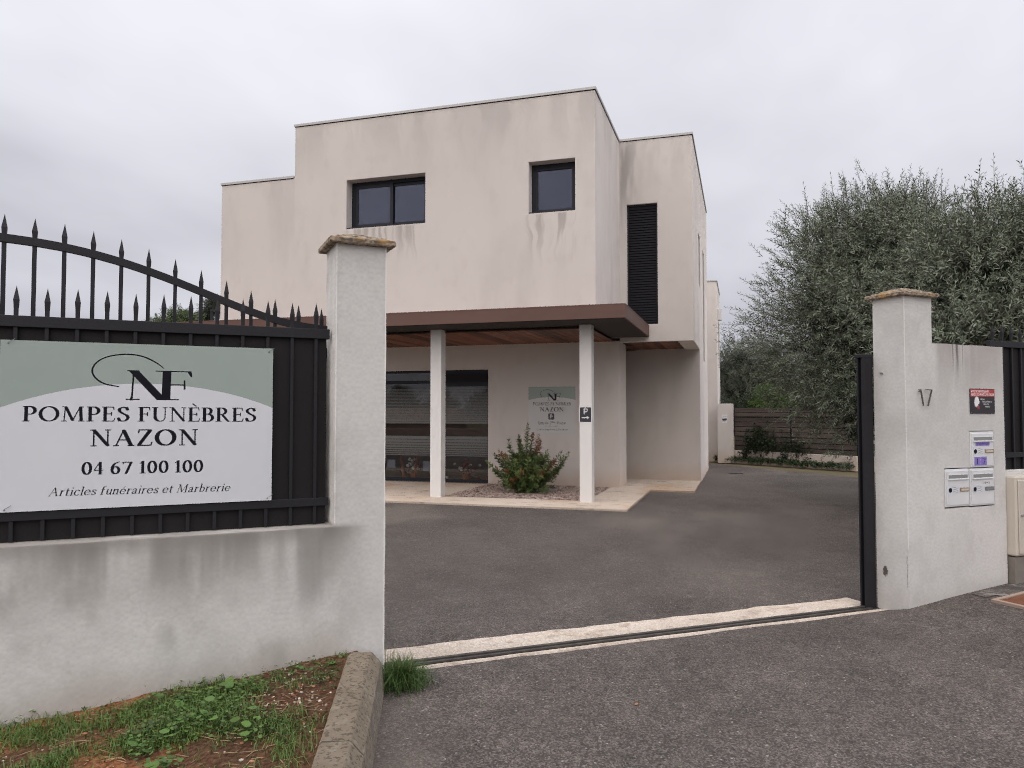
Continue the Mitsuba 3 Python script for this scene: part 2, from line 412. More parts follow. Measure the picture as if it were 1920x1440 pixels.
# strokes: (kind, points): n = broad pen, t = thin line, k = thick line; serifs: (x, y, width)
GL = {
    'P': ([('n', [(.1, 0), (.1, 1)]), ('n', [(.1, 1), (.28, 1)] + arc(.28, .735, .24, .265, 90, -90) + [(.12, .47)])], [(.1, 0, .36), (.04, 1, .2)]),
    'O': ([('n', arc(.45, .5, .41, .5, 0, 360, 40))], []),
    'M': ([('t', [(.08, 0), (.14, 1)]), ('k', [(.16, 1), (.50, .04)]), ('t', [(.50, .04), (.86, 1)]), ('k', [(.88, 1), (.92, 0)])], [(.08, 0, .28), (.92, 0, .34), (.08, 1, .2), (.94, 1, .2)]),
    'E': ([('n', [(.1, 0), (.1, 1)]), ('t', [(.1, 1), (.52, 1), (.54, .84)]), ('t', [(.1, .52), (.42, .52)]), ('t', [(.42, .62), (.42, .42)]), ('t', [(.1, 0), (.54, 0), (.58, .18)])], [(.04, 0, .2), (.04, 1, .2)]),
    'F': ([('n', [(.1, 0), (.1, 1)]), ('t', [(.1, 1), (.52, 1), (.54, .82)]), ('t', [(.1, .52), (.42, .52)]), ('t', [(.42, .63), (.42, .41)])], [(.1, 0, .36), (.04, 1, .2)]),
    'S': ([('n', curve(SCURVE)), ('t', [(.47, 1), (.46, .78)]), ('t', [(0, 0), (0, .24)])], []),
    'U': ([('n', [(.1, 1), (.1, .32)] + arc(.36, .32, .26, .32, 180, 270)), ('t', arc(.36, .32, .27, .32, 270, 360) + [(.63, 1)])], [(.1, 1, .34), (.63, 1, .26)]),
    'N': ([('t', [(.1, 0), (.1, 1)]), ('k', [(.1, 1), (.72, .02)]), ('t', [(.72, 0), (.72, 1)])], [(.1, 0, .28), (.03, 1, .2), (.72, 1, .28)]),
    'B': ([('n', [(.1, 0), (.1, 1)]), ('n', [(.1, 1), (.27, 1)] + arc(.27, .765, .20, .235, 90, -90) + [(.12, .53)]), ('n', [(.12, .53), (.3, .53)] + arc(.3, .265, .25, .265, 90, -90) + [(.1, 0)])], [(.04, 0, .2), (.04, 1, .2)]),
    'R': ([('n', [(.1, 0), (.1, 1)]), ('n', [(.1, 1), (.28, 1)] + arc(.28, .755, .22, .245, 90, -90) + [(.12, .51)]), ('k', [(.3, .5), (.62, .03)])], [(.1, 0, .34), (.04, 1, .2), (.68, 0, .18)]),
    'A': ([('t', [(.06, 0), (.40, 1)]), ('k', [(.40, .97), (.74, 0)]), ('t', [(.18, .36), (.60, .36)])], [(.06, 0, .26), (.74, 0, .32)]),
    'Z': ([('t', [(.05, .82), (.07, 1), (.62, 1)]), ('k', [(.58, .97), (.07, .03)]), ('t', [(.02, 0), (.62, 0), (.66, .19)])], []),
    '0': ([('n', arc(.28, .5, .24, .5, 0, 360, 36))], []),
    '1': ([('n', [(.2, 0), (.2, 1)]), ('t', [(.02, .84), (.2, .98)])], [(.2, 0, .40)]),
    '2': ([('n', curve([(.04, .76), (.12, .95), (.27, 1), (.45, .9), (.46, .70), (.28, .36), (.04, .04)])), ('n', [(.04, .02), (.52, .02)])], []),
    '4': ([('t', [(.36, 1), (.02, .32), (.58, .32)]), ('n', [(.40, 0), (.40, .98)])], [(.40, 0, .28)]),
    '6': ([('n', curve([(.46, .98), (.20, .82), (.06, .5), (.07, .28)])), ('n', arc(.28, .30, .22, .30, 0, 360, 32))], []),
    '7': ([('n', [(.02, .95), (.54, .95)]), ('t', [(.02, .95), (.01, .80)]), ('n', [(.53, .95), (.2, 0)])], []),
    'a': ([('n', curve([(.06, .50), (.18, X), (.34, .56), (.37, .40), (.37, .06), (.48, .03)])), ('n', curve([(.37, .36), (.16, .31), (.04, .16), (.15, 0), (.37, .12)]))], []),
    'b': ([('n', [(.08, 1.02), (.08, .02)]), ('n', curve([(.08, .48), (.24, X), (.44, .5), (.48, .3), (.40, .08), (.22, 0), (.08, .06)]))], [(.03, 1.02, .12)]),
    'c': ([('n', arc(.28, .31, .25, .31, 45, 315, 24))], []),
    'e': ([('n', arc(.28, .31, .25, .31, 5, 320, 24)), ('t', [(.05, .34), (.52, .34)])], []),
    'f': ([('n', [(.14, 0), (.14, .76)] + arc(.32, .80, .18, .22, 180, 70, 10)), ('t', [(0, X), (.34, X)])], [(.14, 0, .26)]),
    'i': ([('n', [(.1, 0), (.1, X)]), ('d', (.1, .88))], [(.1, 0, .26), (.05, X, .12)]),
    'l': ([('n', [(.1, 0), (.1, 1.02)])], [(.1, 0, .26), (.05, 1.02, .12)]),
    'm': ([('n', [(.1, 0), (.1, X)]), ('n', curve([(.1, .44), (.24, .60), (.38, .60), (.42, .44), (.42, 0)])), ('n', curve([(.42, .44), (.56, .60), (.70, .60), (.74, .44), (.74, 0)]))], [(.1, 0, .22), (.42, 0, .22), (.74, 0, .24), (.05, X, .12)]),
    'n': ([('n', [(.1, 0), (.1, X)]), ('n', curve([(.1, .44), (.26, .60), (.41, .60), (.46, .44), (.46, 0)]))], [(.1, 0, .24), (.46, 0, .26), (.05, X, .12)]),
    'o': ([('n', arc(.29, .31, .25, .31, 0, 360, 30))], []),
    'r': ([('n', [(.1, 0), (.1, X)]), ('n', curve([(.1, .42), (.22, .58), (.36, .58)]))], [(.1, 0, .26), (.05, X, .12)]),
    's': ([('n', [(x * .72, y * X) for x, y in curve(SCURVE)])], []),
    't': ([('n', [(.12, .82), (.12, .12)] + arc(.24, .12, .12, .12, 180, 300, 8)), ('t', [(0, X), (.30, X)])], []),
    'u': ([('n', curve([(.1, X), (.1, .18), (.18, .02), (.34, .04), (.46, .2)])), ('n', [(.46, X), (.46, 0)])], [(.05, X, .12), (.42, X, .12), (.5, 0, .12)]),
    '&': ([('n', curve([(.62, .30), (.40, .02), (.18, 0), (.05, .2), (.16, .44), (.38, .66), (.38, .88), (.26, 1), (.14, .86), (.2, .64), (.62, .02)]))], []),
}
ACC = {'È': ('E', [(.38, 1.12), (.20, 1.30)]), 'é': ('e', [(.22, .74), (.38, .92)]), 'è': ('e', [(.34, .74), (.18, .92)])}


def glyph(ch, T, t):
    acc = None
    if ch in ACC: ch, acc = ACC[ch]
    strokes, serifs = GL[ch]; parts = []
    f = lambda pts: [(x, y * (1 - t) + t / 2) for x, y in pts]
    for kind, pts in strokes:
        if kind == 'd': parts.append(Point(pts).buffer(T * .55))
        else:
            pts = f(pts); parts.append(pen(pts, T / 2, t / 2, .12) if kind == 'n' else pen(pts, t / 2, t / 2) if kind == 't' else pen(pts, T / 2 * .95, t / 2))
    for x, y, w in serifs:
        y = y * (1 - t) + t / 2; parts.append(rect(x - w / 2, y - t * .42, x + w / 2, y + t * .42))
    if acc: parts.append(pen(f(acc), t * .7, t * .5))
    return shapely.union_all(parts)


def text(s, x0, x1, y0, cap, T=.15, t=.055, italic=0., track=.10, fit=True, drop=0.):
    """the words as one outline from x0 to x1, baseline y0 (falling by drop), capitals cap high"""
    out, x = [], 0.
    for ch in s:
        if ch == ' ': x += .34; continue
        g = glyph(ch, T, t); b = g.bounds; out.append(affinity.translate(g, x - b[0], 0)); x += b[2] - b[0] + track
    g = shapely.union_all(out)
    if italic: g = affinity.affine_transform(g, [1, italic, 0, 1, 0, 0])
    b = g.bounds; sx = (x1 - x0) / (b[2] - b[0])
    return affinity.affine_transform(g, [sx, 0, -drop / (b[2] - b[0]), cap, x0 - b[0] * sx, y0])


def sans(s, x0, y0, h, depth, bold=False, width=None):
    m = meshkit.text_mesh(s, h, depth, bold)
    b = m.bounds
    k = 1. if width is None else width / (b[1][0] - b[0][0])
    m.apply_transform(np.diag([k, 1, 1, 1])); m.apply_translation([x0 - m.bounds[0][0], y0, 0])
    return m


# ------------------------------------------------------------------ ground, street, yard
def H(s, n):
    s, n = np.asarray(s, float), np.asarray(n, float)
    front = np.interp(s, [-6, 0, 1.6, 3, 5, 5.7, 6.3, 6.9, 9, 14], [.06, .06, .06, .03, .0, .02, .07, .105, .18, .26])
    line = np.interp(s, [-6, 1.6, 5.7, 7, 14], [.045, .045, -.04, -.03, 0])
    h = np.where(n < 0, front, front + (line - front) * np.clip(n / .22, 0, 1))
    k = np.clip((n - .6) / 3.0, 0, 1); k = k * k * (3 - 2 * k)
    h = h * (1 - k)
    far = np.clip((-n - 1.2) / 3, 0, 1)
    return h * (1 - .75 * far)


def sheet(s0, s1, n0, n1, step, fn=H, keep=None, bump=0.):
    ss, nn = np.arange(s0, s1 + step / 2, step), np.arange(n0, n1 + step / 2, step)
    S, N = np.meshgrid(ss, nn, indexing='ij')
    z = fn(S, N)
    if bump: z = z + bump * (meshkit.fbm(np.stack([S * 1.3, N * 1.3, S * 0], -1), 3, 4) - .5)
    v = np.stack([S, N, z], -1).reshape(-1, 3); a = np.arange(len(v)).reshape(S.shape)
    q = np.stack([a[:-1, :-1], a[1:, :-1], a[1:, 1:], a[:-1, 1:]], -1).reshape(-1, 4)
    if keep is not None: q = q[keep(v[q].mean(1))]
    m = trimesh.Trimesh(v, np.vstack([q[:, [0, 1, 2]], q[:, [0, 2, 3]]]), process=False)
    m.apply_transform(MG); return m


gr = trimesh.creation.annulus(r_min=.001, r_max=900, height=.02, sections=64) if False else trimesh.Trimesh([[-900, -900, -.12], [900, -900, -.12], [900, 900, -.12], [-900, 900, -.12]], [[0, 1, 2], [0, 2, 3]], process=False)
put('ground', gr, 'earth', label='bare earth ground reaching the horizon around the property', kind='structure')
put('street', sheet(-28, 34, -14, .60, .2), 'asphalt', smooth=True, label='grey asphalt street surface in front of the gateway', kind='structure')
yard_poly = Polygon([(-14, 3), (-14, 26), (-.9, 26), (-.2, 25.0), (3.5, 22.7), (10.5, 12.0), (9, 6), (2, 2), (-3, 0)])


def in_yard(c):
    w = c @ MG[:3, :3].T + GO; return shapely.contains_xy(yard_poly, w[:, 0], w[:, 1])


put('yard', sheet(-9, 15, .60, 31, .2, keep=in_yard), 'asphalt', smooth=True, label='asphalt yard between the gateway and the house', kind='structure')
# concrete strip of the gateway with ragged edges, split by the rail groove
rng = np.random.default_rng(3)


def strip(n0, n1, a0, a1, s0=1.5, s1=5.76, lift=.007, seed=1):
    ss = np.linspace(s0, s1, 160)
    r = lambda k, a: a * (meshkit.fbm(np.stack([ss * 3.1, ss * 0 + k, ss * 0], -1), 4, seed) - .5) * 2
    e0, e1 = n0 + r(1, a0), n1 + r(2, a1)
    k = 5; t = np.linspace(0, 1, k)
    N = e0[:, None] + (e1 - e0)[:, None] * t; S = np.repeat(ss[:, None], k, 1)
    z = H(S, N) + lift + .004 * (meshkit.fbm(np.stack([S * 9, N * 9, S * 0], -1), 3, 7) - .3)
    z[:, 0] -= .02; z[:, -1] -= .02
    v = np.stack([S, N, z], -1).reshape(-1, 3); a = np.arange(len(v)).reshape(S.shape)
    q = np.stack([a[:-1, :-1], a[1:, :-1], a[1:, 1:], a[:-1, 1:]], -1).reshape(-1, 4)
    return trimesh.Trimesh(v, np.vstack([q[:, [0, 1, 2]], q[:, [0, 2, 3]]]), process=False)


put('threshold', cat(strip(.335, .690, 0, .038), strip(.185, .268, .022, 0, seed=5)), 'threshold_concrete', M=MG, smooth=50, label='worn pale concrete strip across the gateway', kind='structure')
gt = thing('gate_track', 'dark steel guide rail sunk in the concrete strip across the gateway', 'gate track')


def rail_bar(n0, n1, z0, z1, s0=1.95, s1=5.66):
    ss = np.linspace(s0, s1, 24); m = []
    prof = [(n0, z0), (n1, z0), (n1, z1), (n0, z1)]
    v = np.array([[s, n, H(s, .3) + z] for s in ss for n, z in prof]); f = []
    for i in range(len(ss) - 1):
        for j in range(4):
            a, b = i * 4 + j, i * 4 + (j + 1) % 4; f += [[a, b, b + 4], [a, b + 4, a + 4]]
    f += [[0, 2, 1], [0, 3, 2], [len(v) - 4, len(v) - 3, len(v) - 2], [len(v) - 4, len(v) - 2, len(v) - 1]]
    return trimesh.Trimesh(v, f, process=False)


put('channel', rail_bar(.266, .336, -.03, .002), 'gap_black', gt, MG)
put('rail', rail_bar(.302, .330, .002, .020), 'track_steel', gt, MG)
put('flange', rail_bar(.266, .288, .002, .014), 'track_steel', gt, MG)

# pavement on the right, old and patched, with an access cover
pv = sheet(6.25, 12, -1.6, -.02, .12, fn=lambda s, n: H(s, n) + .005, keep=lambda c: (c[:, 0] - 6.55) * .55 + (c[:, 1] + .30) * .62 > 0)
put('pavement', pv, 'old_asphalt', smooth=True, label='patched old pavement at the foot of the utility cabinet', kind='structure')
mc = thing('access_cover', 'rusty metal access cover with pale worn frame in the pavement', 'manhole cover')
zc = float(H(6.62, -.5)) + .008


def sloped(m):
    m = TM(m).copy(); m.vertices[:, 2] += .055 * (m.vertices[:, 0] - 6.62); return m


put('frame', sloped(mbx(6.30, 6.98, -.80, -.24, zc - .04, zc + .010) - mbx(6.335, 6.945, -.765, -.275, zc - .1, zc + .1)), 'cover_frame', mc, MG)
put('lid', sloped(bx(6.337, 6.943, -.763, -.277, zc - .03, zc + .004, .003)), 'rust', mc, MG)

# ------------------------------------------------------------------ street wall, pillars
put('boundary_wall', roughen(trimesh.creation.box(bounds=[[-3.6, 0, -.3], [1.436, .20, .905]]), .035, .0032, 5, 2), 'wall_render', M=MG, smooth=40,
    label='grey stained low rendered wall under the big signboard', category='wall')


def pillar(label, s0, s1, n1, seed, ztop=2.385, group=None):
    k = thing('gate_pillar', label, 'gate pillar')
    put('shaft', roughen(trimesh.creation.box(bounds=[[s0, 0, -.3], [s1, n1, ztop]]), .035, .0032, 5, 2), 'wall_render', k, MG, smooth=40)
    o = .042; z = ztop; layers = []
    cx0, cx1, cy0, cy1 = s0 - o, s1 + o, -o, n1 + o
    layers.append(bx(cx0, cx1, cy0, cy1, z, z + .030, .005))
    for i, (ins, th) in enumerate(((.020, .020), (.062, .017), (.105, .016))):
        a, b, c, d = cx0 + ins, cx1 - ins, cy0 + ins, cy1 - ins; zz = layers[-1].bounds[1][2] - .002
        pts = [(x, y, zz) for x in (a, b) for y in (c, d)] + [(x, y, zz + th) for x in (a + .026, b - .026) for y in (c + .026, d - .026)]
        layers.append(trimesh.convex.convex_hull(np.array(pts)))
    m = m3.Manifold()
    for l in layers:
        m = m + m3.Manifold(m3.Mesh(np.asarray(l.vertices, np.float32), np.asarray(l.faces, np.uint32)))
    put('cap', roughen(m, .012, .0034, 40, seed + 5), 'cap_stone', k, MG, smooth=35)
    return k


pillar('tall pale gate pillar with lichen-covered stone cap beside the big signboard', 1.436, 1.704, .270, 11)
pillar('tall pale gate pillar with tan stone cap carrying the house number', 5.725, 6.033, .280, 17)

# mailbox wall with niches for the boxes
MAIL = [(6.146, 6.430, .757, 1.050), (6.440, 6.737, .752, 1.047), (6.454, 6.742, 1.056, 1.340)]
w = mbx(6.033, 6.888, 0, .22, -.3, 2.032)
for s0, s1, z0, z1 in MAIL:
    w = w - mbx(s0 - .006, s1 + .006, -.1, .16, z0 - .010, z1 + .008)
put('boundary_wall', roughen(w, .035, .0032, 5, 2), 'wall_render', M=MG, smooth=40, label='pale rendered wall with the mailboxes and house number pillar', category='wall')
put('boundary_wall', roughen(trimesh.creation.box(bounds=[[6.892, .03, -.3], [12., .23, 1.008]]), .1, .004, 4, 29), 'wall_render', M=MG, smooth=40,
    label='low rendered wall under the dark fence behind the utility cabinet', category='wall')

# ------------------------------------------------------------------ left fence panel


def spike_bar(s, n, z0, zt, r=.0088, head=.105):
    b = bx(s - r, s + r, n - r, n + r, z0, zt - head, .0015)
    k = r * 1.28
    pts = [(s + a * r, n + c * r, zt - head - .002) for a in (-1, 1) for c in (-1, 1)] + [(s + a * k, n + c * k, zt - head * .62) for a in (-1, 1) for c in (-1, 1)] + [(s, n, zt)]
    return cat(b, trimesh.convex.convex_hull(np.array(pts)))


def fence(name, label, s0, n, count, z_low, z_top, tip, sheet_to, sheet_from, mid, pitch=.1228):
    k = thing(name, label, 'fence')
    put('sheet', bx(sheet_from, sheet_to, n + .013, n + .016, z_low, z_top - .004), 'dark_sheet', k, MG)
    put('rail', bx(sheet_from, sheet_to + .012, n - .018, n + .022, z_top - .052, z_top, .002), 'dark_paint', k, MG)
    put('rail', bx(sheet_from, sheet_to + .012, n - .016, n + .0125, mid - .042, mid, .002), 'dark_paint', k, MG)
    for i in range(count):
        put('bar', spike_bar(s0 + i * pitch, n, z_low + .002, tip + (.003 if i % 3 else -.002)), 'dark_paint', k, MG)
    return k


fence('fence_panel', 'dark metal fence panel with short spikes carrying the big signboard', 1.354 - 22 * .1228, .117, 23, .908, 1.940, 2.077, 1.412, -3.5, 1.046)
fence('fence_panel', 'dark metal fence with spikes behind the utility cabinet', 6.95, .120, 40, 1.010, 2.098, 2.238, 11.9, 6.893, 1.155)

# sliding gate, parked open behind the left fence
A_S = np.array([-.60, -.09, .046, .173, .29, .416, .539, .667, .787, .911, 1.035, 1.157, 1.268, 1.404, 1.46])
A_Z = np.array([2.335, 2.321, 2.312, 2.298, 2.277, 2.248, 2.211, 2.168, 2.122, 2.076, 2.031, 1.993, 1.969, 1.955, 1.952])


def arch(s):
    return np.interp(np.where(s < -.6, -1.2 - s, s), A_S, A_Z)


sg = thing('sliding_gate', 'dark metal sliding gate with arched top and long spikes behind the left fence', 'gate')
gs = np.linspace(-2.66, 1.455, 70); gz_ = arch(gs)
for it in range(2): gz_[1:-1] = (gz_[:-2] + gz_[1:-1] * 2 + gz_[2:]) / 4
prof = [(-.016, -.019), (.016, -.019), (.016, .019), (-.016, .019)]
v = np.array([[s, .25 + a, z + b] for s, z in zip(gs, gz_) for a, b in prof]); fa = []
for i in range(len(gs) - 1):
    for j in range(4):
        a, b = i * 4 + j, i * 4 + (j + 1) % 4; fa += [[a, b, b + 4], [a, b + 4, a + 4]]
fa += [[0, 2, 1], [0, 3, 2], [len(v) - 4, len(v) - 3, len(v) - 2], [len(v) - 4, len(v) - 2, len(v) - 1]]
put('arch_rail', trimesh.Trimesh(v, fa, process=False), 'dark_paint', sg, MG)
put('sheet', bx(-2.66, 1.455, .262, .265, .12, 1.84), 'dark_sheet', sg, MG)
put('rail', bx(-2.66, 1.455, .232, .268, 1.80, 1.85, .002), 'dark_paint', sg, MG)
put('rail', bx(-2.66, 1.455, .232, .268, .10, .16, .002), 'dark_paint', sg, MG)
for i in range(34):
    s = 1.406 - i * .1232
    if s < -2.62: break
    put('bar', spike_bar(s, .25, .165, float(arch(s)) + .116), 'dark_paint', sg, MG)

gp = thing('gate_post', 'tall dark metal gate post against the numbered pillar', 'post')
zp = -.06
put('post', TM(mbx(5.612, 5.722, .288, .345, zp, 1.925) - mbx(5.60, 5.640, .302, .331, zp - 1, 3)), 'dark_paint', gp, MG)
put('bracket', cat(bx(5.598, 5.728, .284, .350, 1.925, 1.955, .004), bx(5.650, 5.720, .30, .40, 1.90, 1.924, .003)), 'dark_paint', gp, MG)
put('foot_plate', bx(5.570, 5.735, .270, .362, zp - .02, zp + .030, .003), 'dark_paint', gp, MG)
put('hinge_pin', tube([G(5.722, .20, 1.80), G(5.700, .20, 1.80)], .007), 'nickel', gp)

# ------------------------------------------------------------------ the big signboard
sb = thing('signboard', 'large sage green and white signboard wired to the dark fence', 'sign')
SN, SO = -GN, G(0, .094)
FS = frame(SO, GD, SN)
put('plate', extrude(rect(-.050, 1.047, 1.133, 1.826), .003), 'sign_white', sb, FS)
face = lambda dz: FS @ np.array([[1, 0, 0, 0], [0, 1, 0, 0], [0, 0, 1, dz], [0, 0, 0, 1.]])
xs = np.linspace(-.050, 1.133, 60)
arcz = 1.6355 - .1165 * ((xs - .545) / .590) ** 2 * (.92 + .08 * ((xs - .545) / .59) ** 2)
put('sage_field', extrude(Polygon([(-.050, 1.826)] + list(zip(xs, arcz)) + [(1.133, 1.826)]), .0006), 'sign_sage', sb, face(.003))
F2 = face(.003)
put('lettering', extrude(text('POMPES FUNÈBRES', .040, 1.054, 1.456, .0705, .175, .06, track=.085, drop=.007), .0008), 'ink', sb, F2)
put('lettering', extrude(text('NAZON', .312, .780, 1.337, .0800, .21, .07, track=.10, drop=.003), .0008), 'ink', sb, F2)
put('lettering', extrude(text('04 67 100 100', .280, .806, 1.205, .0600, .19, .065, track=.10, drop=.003), .0008), 'ink', sb, F2)
put('lettering', extrude(text('Articles funéraires et Marbrerie', .147, .935, 1.112, .0400, .13, .05, .26, track=.085, drop=.010), .0008), 'ink', sb, F2)


def emblem(x0, y0, k):
    """N and F sharing a stem, in a swung loop; unit: N height"""
    N = shapely.union_all([pen([(.12, 0), (.16, .95)], .022, .02), Polygon([(.02, 1), (.27, 1), (1.0, .0), (.74, .0)]), rect(0, .965, .30, 1.0), rect(-.02, 0, .32, .035), pen([(.12, .1), (.10, .0)], .03, .02)])
    Fm = shapely.union_all([Polygon([(.86, .0), (1.08, .0), (1.10, 1.0), (.88, 1.0)]), rect(.80, 0, 1.30, .035), rect(.70, .965, 1.62, 1.0), Polygon([(1.50, .99), (1.62, .99), (1.64, .80), (1.60, .80)]), rect(1.08, .50, 1.46, .545), Polygon([(1.42, .36), (1.47, .36), (1.46, .69), (1.42, .69)])])
    L = curve([(.90, 1.09), (.70, 1.28), (.40, 1.46), (.08, 1.53), (-.26, 1.50), (-.56, 1.39), (-.76, 1.20), (-.84, .96), (-.76, .72), (-.54, .53), (-.20, .44)], 8)
    wv = np.interp(np.linspace(0, 1, len(L)), [0, .15, .5, .85, 1], [.014, .024, .020, .024, .016])
    loop = shapely.union_all([LineString([a, b]).buffer(r, quad_segs=3) for a, b, r in zip(L[:-1], L[1:], wv)])
    return affinity.affine_transform(shapely.union_all([N, Fm, loop]), [k * 1.23, 0, 0, k, x0, y0])


put('emblem', extrude(emblem(.463, 1.557, .1425), .0008), 'ink', sb, F2)
for x, z in ((-.02, 1.812), (1.112, 1.808), (-.02, 1.058), (1.112, 1.058)):
    put('wire_tie', cat(tube([[x, z, .0], [x + .004, z + .006, .008], [x + .016, z + .012, .010], [x + .026, z + .020, .004]], .0012, 6), trimesh.creation.icosphere(1, .004).apply_translation([x, z, .003])), 'nickel', sb, face(.003))

# ------------------------------------------------------------------ mailboxes, number, warning sign, cabinet


def mailbox(label, s0, s1, z0, z1, plate, extras):
    k = thing('mailbox', label, 'mailbox', None)
    FM = frame(G(s0, 0, z0), GD, -GN); W, Hh = s1 - s0, z1 - z0
    put('case', bx(0, W, 0, Hh, -.15, .004, .004), 'mailbox_white', k, FM)
    put('door', bx(.012, W - .012, .012, Hh - .012, .0045, .010, .003), 'mailbox_white', k, FM)
    put('slot_frame', cat(bx(.022, W - .022, Hh * .745, Hh * .86, .0102, .0125, .001), bx(.022, W - .022, Hh * .715, Hh * .745, .0102, .022, .002)), 'mailbox_white', k, FM)
    put('flap', bx(.030, W - .030, Hh * .755, Hh * .85, .0127, .0142, .0006), 'mailbox_grey', k, FM)
    put('badge', extrude(Polygon([(.022, Hh * .30), (W * .92, Hh * .41), (W * .92, Hh * .53), (.022, Hh * .60)]), .0015), 'sign_white', k, FM @ T4().translate([0, 0, .0102]).matrix.numpy() if False else FM @ np.array([[1, 0, 0, 0], [0, 1, 0, 0], [0, 0, 1, .0102], [0, 0, 0, 1.]]))
    sh = lambda z: FM @ np.array([[1, 0, 0, 0], [0, 1, 0, 0], [0, 0, 1, z], [0, 0, 0, 1.]])
    lk = affinity.scale(Point(.046, Hh * .45).buffer(.016), 1, 1.1)
    put('lock', cat(extrude(lk, .004), extrude(affinity.translate(rect(-.0015, -.008, .0015, .008), .046, Hh * .45), .0046)), 'ink', k, sh(.0118))
    wv = [LineString([(.078 + t * .056, Hh * (.40 + .055 * i) + .005 * math.sin(t * 5.5)) for t in np.linspace(0, 1, 12)]).buffer(.0016) for i in range(3)]
    put('wave_marks', extrude(shapely.union_all(wv), .0006), 'mailbox_grey', k, sh(.0118))
    put('name_plate', bx(W * .56, W * .95, Hh * .395, Hh * .50, .0119, .0165, .002), plate, k, FM)
    put('name_slip', bx(W * .60, W * .91, Hh * .42, Hh * .475, .0166, .0170), 'mailbox_grey' if plate == 'nickel' else 'cabinet_beige', k, FM)
    for what in extras:
        if what == 'violet':
            put('sticker', extrude(rect(W * .18, Hh * .605, W * .77, Hh * .705), .0005), 'label_violet', k, sh(.0126))
            put('lettering', sans('PAS DE PUBLICITÉ', W * .20, Hh * .635, .013, .0004, True, W * .55), 'ink_blue', k, sh(.0132))
            put('sticker', extrude(shapely.union_all([rect(W * .12, Hh * .055, W * .385, Hh * .29), rect(W * .395, Hh * .055, W * .65, Hh * .295)]), .0005), 'label_violet', k, sh(.0102))
            put('lettering', cat(extrude(text('1', W * .20, W * .30, Hh * .09, Hh * .165, .15, .05), .0004), extrude(text('7', W * .46, W * .60, Hh * .09, Hh * .165, .15, .05), .0004)), 'ink_blue', k, sh(.0108))
        if what == 'scribble':
            put('sticker', extrude(rect(W * .52, Hh * .555, W * .80, Hh * .68), .0005), 'print_white', k, sh(.0126))
            put('lettering', sans('@nca', W * .545, Hh * .59, .016, .0004, True, W * .22), 'ink', k, sh(.0132))


mailbox('lower left white mailbox with brass name plate', *MAIL[0], 'brass', [])
mailbox('lower right white mailbox with grey name plate and a small white sticker', *MAIL[1], 'nickel', ['scribble'])
mailbox('topmost white mailbox with violet stickers and number 17', *MAIL[2], 'brass', ['violet'])

hn = thing('house_number', 'thin metal figures 1 and 7 standing off the right gate pillar', 'house number')
FH = frame(G(5.846, 0, 1.55), GD, -GN)
one = [np.array([[.004, .100, .020], [.022, .120, .020]]), np.array([[.022, .120, .020], [.050, -.004, .020]])]
seven = [np.array([[.080, .122, .020], [.146, .118, .020]]), np.array([[.146, .118, .020], [.100, -.006, .020]])]


def flatbar(a, b, w=.0045, d=.012):
    a, b = np.asarray(a, float), np.asarray(b, float); t = (b - a) / np.linalg.norm(b - a); p = np.array([-t[1], t[0], 0]) * w / 2; zz = np.array([0, 0, d / 2])
    return trimesh.convex.convex_hull(np.array([q + i * p + j * zz for q in (a, b) for i in (-1, 1) for j in (-1, 1)]))


for fig in (one, seven):
    put('figure', cat(*[flatbar(*st) for st in fig], tube([[fig[1][0][0], fig[1][0][1], .02], [fig[1][0][0], fig[1][0][1], 0]], .002, 6)), 'steel_digit', hn, FH)
for f0, f1, o in ((one[1][0], one[1][1], .014), (seven[1][0], seven[1][1], .014), (seven[0][0], seven[0][1], 0)):
    pass

ws = thing('warning_sign', 'small red and black camera surveillance sign above the mailboxes', 'sign')
FW = frame(G(6.459, 0, 1.484), GD, -GN); W, Hh = .306, .201
lift = lambda F, z: F @ np.array([[1, 0, 0, 0], [0, 1, 0, 0], [0, 0, 1, z], [0, 0, 0, 1.]])
put('plate', bx(0, W, 0, Hh, .002, .006, .001), 'warning_black', ws, FW)
put('red_band', extrude(rect(.004, Hh * .685, W - .004, Hh - .004), .0005), 'warning_red', ws, lift(FW, .006))
put('lettering', cat(sans('SITE SOUS SURVEILLANCE', .010, Hh * .855, .017, .0004, True, .228), sans('ALERTE AUX FORCES DE L\'ORDRE', .010, Hh * .725, .017, .0004, True, .286)), 'print_white', ws, lift(FW, .0066))
head = Polygon(curve([(.060, .128), (.075, .137), (.094, .135), (.104, .122), (.110, .104), (.119, .092), (.108, .088), (.110, .076), (.098, .078), (.096, .058), (.086, .066), (.080, .050), (.070, .064), (.058, .054), (.056, .078), (.048, .088), (.056, .104), (.060, .128)], 4)).buffer(0)
put('emblem', extrude(head, .0005), 'print_white', ws, lift(FW, .006))
put('emblem', extrude(Polygon([(.086, .060), (.108, .062), (.116, .036), (.100, .042), (.092, .034), (.094, .048), (.084, .044)]), .0006), 'warning_red', ws, lift(FW, .006))
put('lettering', cat(*[sans(t_, x_, y_, .0115, .0004, False) for t_, x_, y_ in (('Alarme', .125, .112), ('Télésurveillance', .143, .092), ('Détection', .160, .072), ('Sécurité', .183, .052))]), 'print_white', ws, lift(FW, .006))
put('screw', cat(*[trimesh.creation.cylinder(.004, .003, sections=10).apply_translation([x, y, .007]) for x in (.010, W - .010) for y in (.010, Hh - .010)]), 'nickel', ws, FW)

